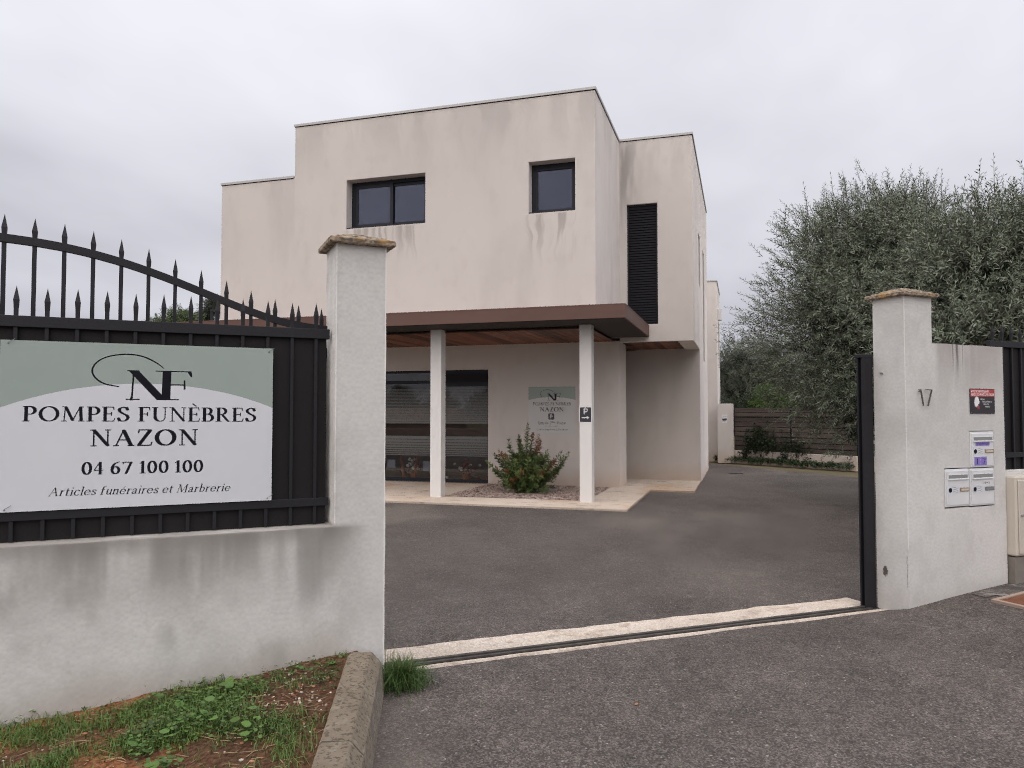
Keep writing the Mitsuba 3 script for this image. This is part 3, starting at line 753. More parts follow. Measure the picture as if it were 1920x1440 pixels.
uc = thing('utility_cabinet', 'beige utility cabinet on a grey plinth at the right edge', 'utility cabinet')
put('plinth', bx(6.905, 7.75, -.055, .025, -.2, .318, .006), 'cabinet_base', uc, MG)
put('body', bx(6.895, 7.76, -.075, .027, .330, .975, .012), 'cabinet_beige', uc, MG)
put('door', bx(6.915, 7.74, -.085, -.076, .350, .945, .005), 'cabinet_beige', uc, MG)
put('lock', tube([[6.945, -.085, .66], [6.945, -.100, .66]], .010), 'mailbox_grey', uc, MG)

# ------------------------------------------------------------------ kerb and verge
def unit(a):
    return a / (np.linalg.norm(a, axis=-1, keepdims=True) + 1e-12)


def leaf_shoots(base, d, L, nl, ll, lw, rng, spread=.85, curl=.12, whorl=False):
    """shoots with leaves in opposite pairs: (leaf vertices, faces, shoot of each leaf, twig mesh)"""
    n = len(base); ref = unit(rng.normal(size=(n, 3))); a = unit(np.cross(d, ref)); b = np.cross(d, a)
    t = (np.arange(nl) + .6) / nl; t = np.broadcast_to(t, (n, nl)) + rng.uniform(-.3, .3, (n, nl)) / nl
    ph = (np.arange(nl) % 2) * np.pi + (np.arange(nl) // 2) * (np.pi / 2 if not whorl else 2.4) + rng.uniform(-.4, .4, (n, nl))
    pos = base[:, None] + d[:, None] * (L[:, None] * t)[..., None] + np.array([0, 0, -1]) * (curl * L[:, None] * t ** 2)[..., None]
    out = np.cos(ph)[..., None] * a[:, None] + np.sin(ph)[..., None] * b[:, None]
    k = spread * (1 - .55 * t[..., None] ** 2)
    ld = unit(d[:, None] * (1.05 - k * .6) + out * k + rng.normal(0, .12, (n, nl, 3)))
    sz = (ll * (1.05 - .45 * t) * rng.uniform(.75, 1.2, (n, nl)))[..., None]
    side = unit(np.cross(ld, unit(out + .3 * rng.normal(size=out.shape)) + 1e-6)); up = np.cross(side, ld)
    w = sz * (lw / ll) / 2
    tip = pos + ld * sz - np.array([0, 0, 1]) * sz * .10
    m1, m2 = pos + ld * sz * .45 + side * w + up * w * .25, pos + ld * sz * .45 - side * w + up * w * .25
    v = np.stack([pos, m1, tip, m2], 2).reshape(-1, 3); i = np.arange(n * nl)[:, None] * 4
    f = np.concatenate([i + [0, 1, 2], i + [0, 2, 3]], 0)
    e = base + d * L[:, None] - np.array([0, 0, 1]) * (curl * L)[:, None]
    r = (.004 + .004 * L)[:, None]
    tv = np.stack([base + a * r, base - a * r * .5 + b * r * .87, base - a * r * .5 - b * r * .87, e], 1).reshape(-1, 3); j = np.arange(n)[:, None] * 4
    tf = np.concatenate([j + [0, 1, 3], j + [1, 2, 3], j + [2, 0, 3]], 0)
    return v, f, np.repeat(np.arange(n), nl), trimesh.Trimesh(tv, tf, process=False)


KD = np.array([.310, .951]); KP = np.array([-.951, .310]) * -1        # along the kerb (to the wall) and to its street side, in (s, n)


def kerbstone(label, e0, e1, end_round):
    a = np.array([1.522, -.015]); prof = [(-.012, -.30), (.178, -.30), (.176, .075), (.158, .215), (.112, .268), (.104, .272), (.004, .272), (-.006, .262)]
    ts = np.linspace(e0, e1, 14); v = []
    for t in ts:
        sh = 1.
        for x, z in prof:
            dz = -.018 * max(0, (t + .06) / .06) ** 2 if end_round and t > -.06 and z > .2 else 0
            q = a + KD * t + KP * x; v.append([q[0], q[1], z + dz - .006 * min(0, -t) * -1 * .6])
    k = len(prof); f = []
    for i in range(len(ts) - 1):
        for j in range(k):
            b, c = i * k + j, i * k + (j + 1) % k; f += [[b, c + k, c], [b, b + k, c + k]]
    f += [[0, j, j + 1] for j in range(1, k - 1)] + [[(len(ts) - 1) * k, (len(ts) - 1) * k + j + 1, (len(ts) - 1) * k + j] for j in range(1, k - 1)]
    m = trimesh.Trimesh(np.array(v), f, process=False); trimesh.repair.fix_normals(m)
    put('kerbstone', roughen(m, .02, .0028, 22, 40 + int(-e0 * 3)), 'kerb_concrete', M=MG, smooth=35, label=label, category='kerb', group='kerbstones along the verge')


kerbstone('weathered concrete kerbstone meeting the left gate pillar', -1.100, -.004, True)
kerbstone('near concrete kerbstone cut by the bottom edge of the photo', -2.20, -1.112, False)


def bed_h(s, n):
    s, n = np.asarray(s, float), np.asarray(n, float)
    h = .130 + .085 * np.clip(s, -1, 1.5)
    return h + .05 * (meshkit.fbm(np.stack([s * 2.2, n * 2.2, s * 0], -1), 4, 12) - .5) + .018 * (meshkit.fbm(np.stack([s * 14, n * 14, s * 0], -1), 3, 15) - .5) - .03 * np.clip(-n / 1.5, 0, 1)


def kerb_s(n):
    return 1.522 + (n + .015) * .326


bed = sheet(-3.6, 1.6, -2.6, .05, .04, fn=bed_h, keep=lambda c: c[:, 0] < kerb_s(c[:, 1]) + .05)
put('soil', bed, 'soil', smooth=True, label='reddish bare soil of the verge below the street wall', kind='structure')


def blades(P, L, wd, rng, lean=.6, cols=((.05, .10, .02), (.10, .19, .04)), base_col=None):
    """bent grass blades: 2 quads tapering to a tip"""
    n = len(P); az = rng.uniform(0, 2 * np.pi, n); ln = rng.uniform(.15, 1, n) * lean
    o = np.stack([np.cos(az), np.sin(az), 0 * az], 1); sd = np.stack([-np.sin(az), np.cos(az), 0 * az], 1) * wd[:, None] / 2
    a = P + (o * (ln * .35)[:, None] + [0, 0, .55]) * L[:, None]; b = P + (o * ln[:, None] + [0, 0, .9]) * L[:, None] * np.array([1, 1, 1 - .0])
    b[:, 2] -= L * ln ** 2 * .35
    v = np.stack([P - sd, P + sd, a - sd * .8, a + sd * .8, b], 1).reshape(-1, 3)
    i = np.arange(n)[:, None] * 5
    f = np.concatenate([i + [0, 1, 3], i + [0, 3, 2], i + [2, 3, 4]], 0)
    t = rng.random((n, 1)); c = np.array(cols[0]) * (1 - t) + np.array(cols[1]) * t; c *= rng.uniform(.7, 1.25, (n, 1))
    return trimesh.Trimesh(v, f, process=False), np.repeat(c, 5, 0)


rng = np.random.default_rng(21)
P = np.stack([rng.uniform(-.6, 1.55, 60000), rng.uniform(-1.75, -.01, 60000)], 1)
dens = meshkit.fbm(np.stack([P[:, 0] * 2.6, P[:, 1] * 2.6, P[:, 0] * 0], -1), 4, 33)
bare = np.exp(-(((P[:, 0] - 1.10) / .20) ** 2 + ((P[:, 1] + .42) / .20) ** 2)) + .8 * np.exp(-(((P[:, 0] - .35) / .25) ** 2 + ((P[:, 1] + .38) / .07) ** 2)) + .9 * np.exp(-((P[:, 0] - .60) / .50) ** 2 - ((P[:, 1] + .05) / .07) ** 2) + .95 * np.exp(-((P[:, 0] - kerb_s(P[:, 1])) / .17) ** 2) * (P[:, 1] < -.2)
want = np.clip((dens - .475) * 6.5, 0, 1) + .05
want = want * np.clip(1 - bare, 0, 1)
ok = (P[:, 0] < kerb_s(P[:, 1]) - .01) & (rng.random(len(P)) < want)
P = P[ok]; dn_ = dens[ok]
P3 = np.column_stack([P, bed_h(P[:, 0], P[:, 1]) - .004])
m, c = blades(P3, rng.uniform(.018, .050, len(P)) * (.55 + dn_), rng.uniform(.0022, .0048, len(P)), rng, 1.25, ((.045, .095, .016), (.13, .225, .048)))
m.apply_transform(MG)
put('grass', m, 'leaf', color=c, smooth=True, label='short green grass growing in patches on the verge', kind='stuff')


def clover(P, R, rng):
    """small round weed leaves on short stalks"""
    n, k = len(P), 7
    az = rng.uniform(0, 2 * np.pi, n); tl = rng.uniform(0, .6, n)
    nz = np.stack([np.cos(az) * np.sin(tl), np.sin(az) * np.sin(tl), np.cos(tl)], 1)
    u = np.cross(nz, [0.3, 1, .1]); u /= np.linalg.norm(u, axis=1, keepdims=True); w = np.cross(nz, u)
    a = np.linspace(0, 2 * np.pi, k, endpoint=False); rr = 1 + .10 * np.cos(3 * a)
    rim = P[:, None] + R[:, None, None] * (rr * np.cos(a))[None, :, None] * u[:, None] + R[:, None, None] * (rr * np.sin(a))[None, :, None] * w[:, None] + nz[:, None] * (R * .18)[:, None, None]
    v = np.concatenate([P[:, None], rim], 1).reshape(-1, 3); i = np.arange(n)[:, None] * (k + 1)
    f = np.concatenate([i + [0, 1 + j, 1 + (j + 1) % k] for j in range(k)], 0)
    c = np.array([[.070, .140, .026]]) * rng.uniform(.55, 1.5, (n, 1)) + rng.uniform(0, .02, (n, 3))
    return trimesh.Trimesh(v, f, process=False), np.repeat(c, k + 1, 0)


P = np.stack([rng.uniform(-.5, 1.5, 26000), rng.uniform(-1.5, -.01, 26000)], 1)
dens = meshkit.fbm(np.stack([P[:, 0] * 3.1 + 5, P[:, 1] * 3.1, P[:, 0] * 0], -1), 4, 41)
bare = np.exp(-(((P[:, 0] - 1.10) / .20) ** 2 + ((P[:, 1] + .42) / .20) ** 2)) + .9 * np.exp(-((P[:, 0] - .85) / .28) ** 2 - ((P[:, 1] + .06) / .06) ** 2)
boost = np.exp(-(((P[:, 0] - .72) / .22) ** 2 + ((P[:, 1] + .52) / .14) ** 2)) + np.exp(-(((P[:, 0] - 1.25) / .18) ** 2 + ((P[:, 1] + .10) / .09) ** 2)) + .6 * np.exp(-(((P[:, 0] - .45) / .15) ** 2 + ((P[:, 1] + .22) / .07) ** 2))
ok = (P[:, 0] < kerb_s(P[:, 1]) - .015) & (rng.random(len(P)) < (np.clip((dens - .55) * 3, 0, .45) + .15 * boost) * np.clip(1 - bare, 0, 1))
P = P[ok]
P3 = np.column_stack([P, bed_h(P[:, 0], P[:, 1]) + rng.uniform(.008, .045, len(P))])
R_ = rng.uniform(.004, .010, len(P)); R_[rng.random(len(P)) < .035] = .021
m, c = clover(P3, R_, rng); m.apply_transform(MG)
put('clover', m, 'leaf', color=c, smooth=True, label='round-leaved green weeds between the grass on the verge', kind='stuff')
# leafy weeds
P = np.stack([rng.uniform(-.5, 1.5, 9000), rng.uniform(-1.5, -.02, 9000)], 1)
dens = meshkit.fbm(np.stack([P[:, 0] * 4.2 + 9, P[:, 1] * 4.2, P[:, 0] * 0], -1), 4, 47)
bare = np.exp(-(((P[:, 0] - 1.10) / .18) ** 2 + ((P[:, 1] + .42) / .18) ** 2)) + .9 * np.exp(-((P[:, 0] - .60) / .50) ** 2 - ((P[:, 1] + .05) / .07) ** 2)
P = P[(P[:, 0] < kerb_s(P[:, 1]) - .03) & (rng.random(len(P)) < np.clip((dens - .50) * 3, 0, .45) * np.clip(1 - bare, 0, 1))]
n = len(P); az = rng.uniform(0, 6.28, n); el = rng.uniform(.1, 1.1, n)
v, f, sh, tw = leaf_shoots(np.column_stack([P, bed_h(P[:, 0], P[:, 1])]), np.stack([np.cos(az) * np.cos(el), np.sin(az) * np.cos(el), np.sin(el)], 1), rng.uniform(.02, .06, n), 6, .024, .010, rng, 1.0)
m = trimesh.Trimesh(v, f, process=False); m.apply_transform(MG)
put('weeds', m, 'leaf', color=np.repeat((np.array([.030, .060, .016]) + np.array([.05, .075, .02]) * rng.random((len(sh), 1))) * rng.uniform(.7, 1.3, (len(sh), 1)), 4, 0), label='small leafy weeds mixed into the grass on the verge', kind='stuff')
# straw and stone chips on the bare soil
n = 900
P = np.stack([rng.uniform(-.2, 1.5, n), rng.uniform(-1.4, -.02, n)], 1); P = P[P[:, 0] < kerb_s(P[:, 1]) - .03]; n = len(P)
st = []
az = rng.uniform(0, np.pi, n); L = rng.uniform(.015, .09, n) * rng.choice([.5, 1], n); z = bed_h(P[:, 0], P[:, 1]) + .006
d2 = np.stack([np.cos(az) * L, np.sin(az) * L, rng.uniform(-.1, .12, n) * L], 1); w2 = np.stack([-np.sin(az), np.cos(az), 0 * az], 1) * .0011
A = np.column_stack([P, z]); v = np.stack([A - w2, A + w2, A + d2 + w2, A + d2 - w2, A + d2 / 2 + [0, 0, .0018]], 1).reshape(-1, 3); i = np.arange(n)[:, None] * 5
f = np.concatenate([i + [0, 1, 4], i + [1, 2, 4], i + [2, 3, 4], i + [3, 0, 4]], 0)
m = trimesh.Trimesh(v, f, process=False); m.apply_transform(MG)
c = np.repeat(np.array([[.40, .30, .17]]) * rng.uniform(.5, 1.2, (n, 1)), 5, 0)
put('straw', m, 'petal', color=c, smooth=True, label='dry straw and stalks scattered over the verge', kind='stuff')


def stones(P, R, rng, cols, flat=.6):
    ico = trimesh.creation.icosahedron(); V, Fc = np.array(ico.vertices), np.array(ico.faces)
    n = len(P); d = rng.uniform(.65, 1.25, (n, 12, 1)); sc = rng.uniform(.7, 1.3, (n, 1, 3)); sc[..., 2] *= flat
    a = rng.uniform(0, 6.28, n); Rm = np.zeros((n, 3, 3)); Rm[:, 0, 0] = Rm[:, 1, 1] = np.cos(a); Rm[:, 0, 1] = -np.sin(a); Rm[:, 1, 0] = np.sin(a); Rm[:, 2, 2] = 1
    v = np.einsum('nij,nkj->nki', Rm, V[None] * d * sc) * R[:, None, None] + P[:, None]
    f = (Fc[None] + (np.arange(n) * 12)[:, None, None]).reshape(-1, 3)
    c = np.array(cols)[rng.integers(0, len(cols), n)] * rng.uniform(.7, 1.2, (n, 1))
    return trimesh.Trimesh(v.reshape(-1, 3), f, process=False), np.repeat(c, 12, 0)


n = 420
P = np.stack([rng.uniform(-.2, 1.5, n), rng.uniform(-1.5, -.02, n)], 1); P[:260] = np.stack([rng.normal(1.12, .16, 260), rng.normal(-.40, .20, 260)], 1)
P = P[(P[:, 0] < kerb_s(P[:, 1]) - .03) & (P[:, 1] < -.01)]
m, c = stones(np.column_stack([P, bed_h(P[:, 0], P[:, 1]) + .002]), rng.uniform(.002, .007, len(P)) * rng.choice([1, 1, 1.7], len(P)), rng, [(.62, .56, .48), (.40, .20, .12), (.45, .36, .28), (.34, .15, .08)])
m.apply_transform(MG)
put('pebbles', m, 'pebble', color=c, smooth=True, label='small pale stone chips on the bare soil of the verge', kind='stuff')
# grass tuft at the pillar foot
n = 1500
r = np.abs(rng.normal(0, .055, n)); a = rng.uniform(0, 2 * np.pi, n)
P = np.stack([1.785 + r * np.cos(a) * 1.15, -.045 + r * np.sin(a) * 1.3], 1); P = P[(P[:, 0] > 1.66 + .32 * np.minimum(P[:, 1], 0)) & ~((P[:, 0] < 1.72) & (P[:, 1] > -.01))]
L = rng.uniform(.07, .20, len(P)) * (1.05 - 2.2 * np.minimum(np.hypot(P[:, 0] - 1.785, P[:, 1] + .045), .2)); 
m, c = blades(np.column_stack([P, H(P[:, 0], P[:, 1]) - .003]), L, rng.uniform(.0025, .005, len(P)), rng, 1.35, ((.026, .062, .012), (.10, .17, .045)))
m2, c2 = blades(np.column_stack([np.random.default_rng(5).normal(1.80, .05, 40), np.random.default_rng(6).normal(.0, .05, 40), np.full(40, .05)]), np.random.default_rng(7).uniform(.16, .28, 40), np.full(40, .004), rng, .5, ((.22, .22, .10), (.32, .30, .16)))
mm = cat(m, m2); mm.apply_transform(MG)
put('grass_tuft', mm, 'leaf', color=np.vstack([c, c2]), smooth=True, label='lush green grass tuft at the foot of the left gate pillar', category='grass tuft')
# litter on the street
n = 260
P = np.stack([rng.uniform(1.2, 6.5, n), rng.uniform(-3.2, -.1, n)], 1); P = P[P[:, 0] > kerb_s(P[:, 1]) + .25]
m, c = stones(np.column_stack([P, H(P[:, 0], P[:, 1]) + .0015]), rng.uniform(.0018, .0045, len(P)), rng, [(.5, .48, .45), (.05, .045, .04), (.06, .05, .045), (.35, .31, .27)])
m.apply_transform(MG)
put('grit', m, 'pebble', color=c, smooth=True, label='loose grit lying on the street asphalt', kind='stuff')

fl = curve([(0, 0), (.010, .007), (.022, .009), (.034, .002)], 4); fl2 = [(x, -y * .9) for x, y in fl[::-1]]
lf = TM(extrude(Polygon(fl + fl2).buffer(0), .0008)); lf = trimesh.Trimesh(*trimesh.remesh.subdivide_to_size(lf.vertices, lf.faces, .006), process=False)
lf.vertices[:, 2] += 9 * (lf.vertices[:, 0] - .017) ** 2 + 30 * lf.vertices[:, 1] ** 2 + .002
lf.apply_transform(trimesh.transformations.rotation_matrix(.6, [0, 0, 1])); lf.apply_translation([LEAF[0], LEAF[1], float(H(LEAF[0], LEAF[1]))])
put('fallen_leaf', lf, 'dry_leaf', M=MG, label='single dry orange leaf lying on the street asphalt', category='leaf')
put('drain_cover', bx(DRAIN[0] - .17, DRAIN[0] + .17, DRAIN[1] - .09, DRAIN[1] + .09, -.03, .004, .002), 'gap_black', label='small dark drain grating in the yard near the back fence', category='drain cover')

# ------------------------------------------------------------------ the house
ho = thing('house', 'modern two-storey house of pale rendered cubes with brown canopy', 'house')
YF, XR, ZR = 11.95, -2.24, 6.75
WIN = (-6.76, -5.225, 4.775, 5.66); WIN2 = (-3.36, -2.572, 4.79, 5.66)
w = mbx(-7.83, XR, YF, 18, 2.936, ZR)
for x0, x1, z0, z1 in (WIN, WIN2): w = w - mbx(x0, x1, YF - 1, YF + .55, z0, z1)
put('wall', w, 'house_stucco', ho)
put('wall', mbx(-9.42, -7.832, YF + .005, 18, 2.936, 5.80), 'house_stucco', ho)
YB, XE, YE = 14.45, -.856, 20.34
STRIP = (-2.095, -1.510, 3.17, 5.50)
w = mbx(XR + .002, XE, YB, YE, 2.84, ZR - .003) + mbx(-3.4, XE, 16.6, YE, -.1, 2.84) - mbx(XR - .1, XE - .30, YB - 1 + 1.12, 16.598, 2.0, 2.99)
w = w - mbx(STRIP[0], STRIP[1], YB - 1, YB + .14, STRIP[2], STRIP[3])
w = w - mbx(XE - .16, XE + 1, 16.4, 17.0, 4.22, 5.33) - mbx(XE - .16, XE + 1, 18.2, 18.85, 2.70, 5.33)
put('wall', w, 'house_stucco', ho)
GX0, GX1, GZ = -8.6, -4.99, 2.372
w = mbx(-9.42, -2.29, 14.655, 14.93, -.1, 2.902) + mbx(-2.54, -2.29, 14.655, 15.56, -.1, 2.902) - mbx(GX0, GX1, 14, 16, -.2, GZ)
put('wall', w, 'house_stucco', ho)
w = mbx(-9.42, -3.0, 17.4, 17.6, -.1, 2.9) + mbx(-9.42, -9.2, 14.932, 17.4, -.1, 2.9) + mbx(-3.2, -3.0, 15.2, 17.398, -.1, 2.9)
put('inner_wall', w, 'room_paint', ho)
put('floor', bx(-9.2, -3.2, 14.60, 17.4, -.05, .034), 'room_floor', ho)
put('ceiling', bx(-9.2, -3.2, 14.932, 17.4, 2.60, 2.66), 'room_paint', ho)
put('wall', mbx(-6, -.745, 25.0, 28.05, -.1, 5.70) - mbx(-1, 0, 26.6, 27.6, 3.0, 4.6), 'house_stucco', ho)
put('wall', mbx(-8, -1.9, 18.002, 25.0, -.1, 5.2), 'house_stucco', ho)


def coping(x0, x1, y0, y1, z, o=.020, h=.042):
    a = TM(mbx(x0 - o, x1 + o, y0 - o, y1 + o, z + .001, z + h) - mbx(x0 + .16, x1 - .16, y0 + .16, y1 - .16, z - 1, z + 1) - mbx(x0 - .004, x1 + .004, y0 - .004, y1 + .004, z - .1, z + .0005))
    b = TM(mbx(x0 - .004, x1 + .004, y0 - .004, y1 + .004, z - .012, z + .0005) - mbx(x0 - .0, x1 + .0, y0 - .0, y1 + .0, z - .1, z + .1))
    put('coping', a, 'coping_metal', ho); put('shadow_joint', b, 'gap_black', ho)


coping(-7.83, XR, YF, 18, ZR)
coping(-9.42, -7.87, YF + .005, 18, 5.80)
coping(XR + .025, XE, YB, YE, ZR - .003)
coping(-6, -.745, 25.0, 28.05, 5.70)

# canopy: metal fascia, dark rim underneath, timber planks under the upper floor
CX0, CX1, CY = -10.6, -1.68, 11.373
can = mbx(CX0, CX1, CY, YF - .002, 2.93, 3.14) + mbx(XR + .003, CX1, YF - .1, YB - .002, 2.93, 3.14)
put('canopy', can, 'fascia_metal', ho)
put('canopy_soffit', TM(mbx(CX0, CX1 - .03, CY + .03, YF + .30, 2.926, 2.9295) + mbx(XR - .3, CX1 - .03, YF, YB - .003, 2.926, 2.9295)), 'dark_soffit', ho)
put('canopy_edge', TM(mbx(CX0, CX1 + .004, CY - .004, CY + .1, 3.128, 3.146) + mbx(CX1 - .1, CX1 + .004, CY, YB - .003, 3.128, 3.146)), 'fascia_metal', ho)
pk = 0
x = -8.40
while x < -2.42:
    put('plank', bx(x, x + .126, 12.252, 14.652, 2.874, 2.892, .003), 'soffit_wood', ho); x += .14
x = -2.70
while x < XE - .32:
    y0 = 14.66 if x < -2.29 else 14.57
    if x > -2.43: put('plank', bx(x, min(x + .131, XE - .302), y0 if x > -2.28 else 15.57, 16.597, 2.860, 2.878, .003), 'soffit_wood', ho)
    x += .14
put('soffit_backing', TM(mbx(-8.42, -2.41, 12.25, 14.652, 2.893, 2.902) + mbx(-2.41, XE - .302, 14.571, 16.597, 2.880, 2.890)), 'dark_soffit', ho)
for x0 in (-5.172, -2.538):
    put('column', bx(x0, x0 + .202, 12.08, 12.285, .02, 2.925, .004), 'column_paint', ho)

# windows


def window(x0, x1, z0, z1, y, split):
    f = put('window', TM(mbx(x0 + .001, x1 - .001, y, y + .07, z0 + .001, z1 - .001) - mbx(x0 + .062, x1 - .062, y - 1, y + 1, z0 + .062, z1 - .062)), 'frame_dark', ho)
    if split:
        xm = (x0 + x1) / 2 + .02
        for a, b, dy in ((x0 + .062, xm + .03, .006), (xm - .03, x1 - .062, .036)):
            s_ = put('sash', TM(mbx(a + .001, b - .001, y + dy, y + dy + .028, z0 + .063, z1 - .063) - mbx(a + .058, b - .058, y - 1, y + 1, z0 + .115, z1 - .115)), 'frame_dark', f) if False else put('window', TM(mbx(a + .001, b - .001, y + dy, y + dy + .028, z0 + .063, z1 - .063) - mbx(a + .058, b - .058, y - 1, y + 1, z0 + .115, z1 - .115)), 'frame_dark', ho)
            put('pane', bx(a + .05, b - .05, y + dy + .012, y + dy + .0121, z0 + .11, z1 - .11) if False else trimesh.Trimesh([[a + .05, y + dy + .014, z0 + .11], [b - .05, y + dy + .014, z0 + .11], [b - .05, y + dy + .014, z1 - .11], [a + .05, y + dy + .014, z1 - .11]], [[0, 1, 2], [0, 2, 3]], process=False), 'tinted_glass', s_)
    else:
        put('sash', TM(mbx(x0 + .063, x1 - .063, y + .01, y + .05, z0 + .063, z1 - .063) - mbx(x0 + .10, x1 - .10, y - 1, y + 1, z0 + .10, z1 - .10)), 'frame_dark', f)
        put('pane', trimesh.Trimesh([[x0 + .09, y + .03, z0 + .09], [x1 - .09, y + .03, z0 + .09], [x1 - .09, y + .03, z1 - .09], [x0 + .09, y + .03, z1 - .09]], [[0, 1, 2], [0, 2, 3]], process=False), 'tinted_glass', f)
    put('blind', bx(x0 + .01, x1 - .01, y + .12, y + .13, z0 + .002, z1 - .002), 'blind', f)
    put('sill', bx(x0 + .002, x1 - .002, YF + .004, y - .001, z0 + .0005, z0 + .022, .003), 'frame_dark', f)


window(*WIN, YF + .20, True)
window(*WIN2, YF + .20, False)
shk = put('shutter', TM(mbx(STRIP[0] + .001, STRIP[1] - .001, YB + .06, YB + .12, STRIP[2] + .001, STRIP[3] - .001) - mbx(STRIP[0] + .03, STRIP[1] - .03, YB - 1, YB + .10, STRIP[2] + .02, STRIP[3] - .03)), 'frame_dark', ho)
sl = [trimesh.convex.convex_hull(np.array([(x, y, z) for x in (STRIP[0] + .031, STRIP[1] - .031) for y, z in ((YB + .099, z0), (YB + .070, z0 + .008), (YB + .078, z0 + .040), (YB + .099, z0 + .044))])) for z0 in np.arange(STRIP[2] + .03, STRIP[3] - .08, .050)]
put('slat', cat(*sl), 'shutter_dark', shk, kind='stuff')
for y0, y1, z0, z1 in ((16.4, 17.0, 4.22, 5.33), (18.2, 18.85, 2.70, 5.33)):
    f = put('window', TM(mbx(XE - .15, XE - .10, y0 + .001, y1 - .001, z0 + .001, z1 - .001) - mbx(-2, 0, y0 + .05, y1 - .05, z0 + .05, z1 - .05)), 'frame_dark', ho)
    put('blind', bx(XE - .13, XE - .12, y0 + .04, y1 - .04, z0 + .04, z1 - .04), 'shutter_dark', f)
f = put('window', bx(-.80, -.76, 26.62, 27.58, 3.02, 4.58), 'frame_dark', ho)
put('vent', bx(-.744, -.62, 25.9, 26.2, 4.55, 4.95, .01), 'column_paint', ho)

# shop front
Y0 = 14.73
XM = -6.03


def vpane(x0, x1, z0, z1, y):
    return trimesh.Trimesh([[x0, y, z0], [x1, y, z0], [x1, y, z1], [x0, y, z1]], [[0, 1, 2], [0, 2, 3]], process=False)


sf = put('shop_front', TM(mbx(GX0 + .001, GX1 - .001, Y0, Y0 + .07, .036, GZ - .001) - mbx(GX0 + .06, XM - .03, Y0 - 1, Y0 + 1, .10, 2.095) - mbx(GX0 + .06, XM - .03, Y0 - 1, Y0 + 1, 2.16, GZ - .05) - mbx(XM + .03, GX1 - .03, Y0 - 1, Y0 + 1, .09, 2.03)), 'frame_dark', ho)
put('roller_box', bx(XM + .03, GX1 - .031, Y0 - .02, Y0 - .001, 2.12, 2.29, .004), 'shutter_dark', sf)
put('pane', vpane(GX0 + .05, XM - .03, .10, 2.10, Y0 + .035), 'pane_glass', sf)
put('pane', vpane(XM + .03, GX1 - .03, .09, 2.04, Y0 + .035), 'pane_glass', sf)
put('pane', vpane(GX0 + .05, XM - .03, 2.15, GZ - .04, Y0 + .035), 'pane_glass', sf)
rows = []
z, i = 1.985, 0
while z > 1.29:
    t = (1.985 - z) / .70; pitch = .031 + .022 * max(0, t - .7) / .3; h = pitch * (.40 + .45 * t); rows.append((z - h, z)); z -= pitch
z = .985
while z > .57:
    t = (.985 - z) / .41; pitch = .075 - .040 * t; h = pitch * (.86 - .40 * t); rows.append((z - h, z)); z -= pitch
for a, b in ((GX0 + .06, XM - .03), (XM + .03, GX1 - .03)):
    put('frosted_stripes', cat(*[bx(a, b, Y0 + .0332, Y0 + .0340, z0, z1) for z0, z1 in rows]), 'frost_film', sf, kind='stuff')
put('alarm_sticker', extrude(rect(0, 0, .055, .075), .001), 'warning_black', sf, frame([GX1 - .075, Y0 - .002, 1.90], [1, 0, 0], [0, -1, 0]))

# paving round the house, gravel bed, display things
apron = Polygon([(-13, 11.37), (-1.67, 11.37), (-1.67, 14.41), (-.86, 14.41), (-.86, 16.7), (-2.5, 16.7), (-2.5, 14.8), (-13, 14.8)]).difference(Polygon([(-4.90, 12.24), (-2.62, 12.30), (-2.46, 13.2), (-2.46, 14.7), (-5.0, 14.7)]))
m = extrude(apron, .13); m.apply_translation([0, 0, -.10])
put('apron', m, 'apron_concrete', label='pale ochre concrete paving under the canopy', kind='structure')
gb = trimesh.Trimesh([[-5.05, 12.2, .018], [-2.4, 12.2, .018], [-2.4, 14.66, .018], [-5.05, 14.66, .018]], [[0, 1, 2], [0, 2, 3]], process=False)
n = 7000
P = np.stack([rng.uniform(-4.98, -2.48, n), rng.uniform(12.28, 14.64, n)], 1)
m, c = stones(np.column_stack([P, np.full(n, .022) + rng.uniform(0, .012, n)]), rng.uniform(.008, .017, n), rng, [(.56, .45, .40), (.50, .38, .33), (.62, .54, .49), (.36, .25, .21), (.16, .11, .09)], .7)
put('gravel', cat(m, gb), 'pebble', color=np.vstack([c, np.full((4, 3), .32)]), smooth=True, label='pinkish gravel bed around the shrub', kind='stuff')

# ------------------------------------------------------------------ signs on the house
wsn = thing('wall_sign', 'square sage and grey sign on the house wall above the shrub', 'sign')
FQ = frame([-4.128, 14.652, 1.06], [1, 0, 0], [0, -1, 0])
put('plate', extrude(rect(0, 0, .968, .940), .004), 'wall_sign_plate', wsn, FQ)
xs = np.linspace(0, .968, 40); az = .735 - .060 * ((xs - .484) / .484) ** 2
put('sage_field', extrude(Polygon([(0, .940)] + list(zip(xs, az)) + [(.968, .940)]), .001), 'sign_sage', wsn, lift(FQ, .004))
FQ2 = lift(FQ, .004)
put('emblem', extrude(emblem(.395, .665, .140), .0015), 'ink', wsn, FQ2)
put('lettering', extrude(text('POMPES FUNEBRES', .095, .880, .565, .065, .15, .06, track=.085), .0015), 'ink', wsn, FQ2)
put('lettering', extrude(text('NAZON', .240, .730, .445, .088, .20, .07), .0015), 'ink', wsn, FQ2)
put('parking_mark', extrude(rect(.425, .295, .525, .395).buffer(.012), .0012), 'parking_navy', wsn, FQ2)
put('lettering', sans('P', .448, .305, .075, .001, True), 'print_white', wsn, lift(FQ, .0055))
put('lettering', extrude(shapely.union_all([text('Entrée 2', .205, .480, .190, .055, .17, .065), text('ème', .486, .560, .212, .045, .17, .08), text('Porte', .590, .770, .190, .055, .17, .065)]), .0015), 'ink', wsn, FQ2)
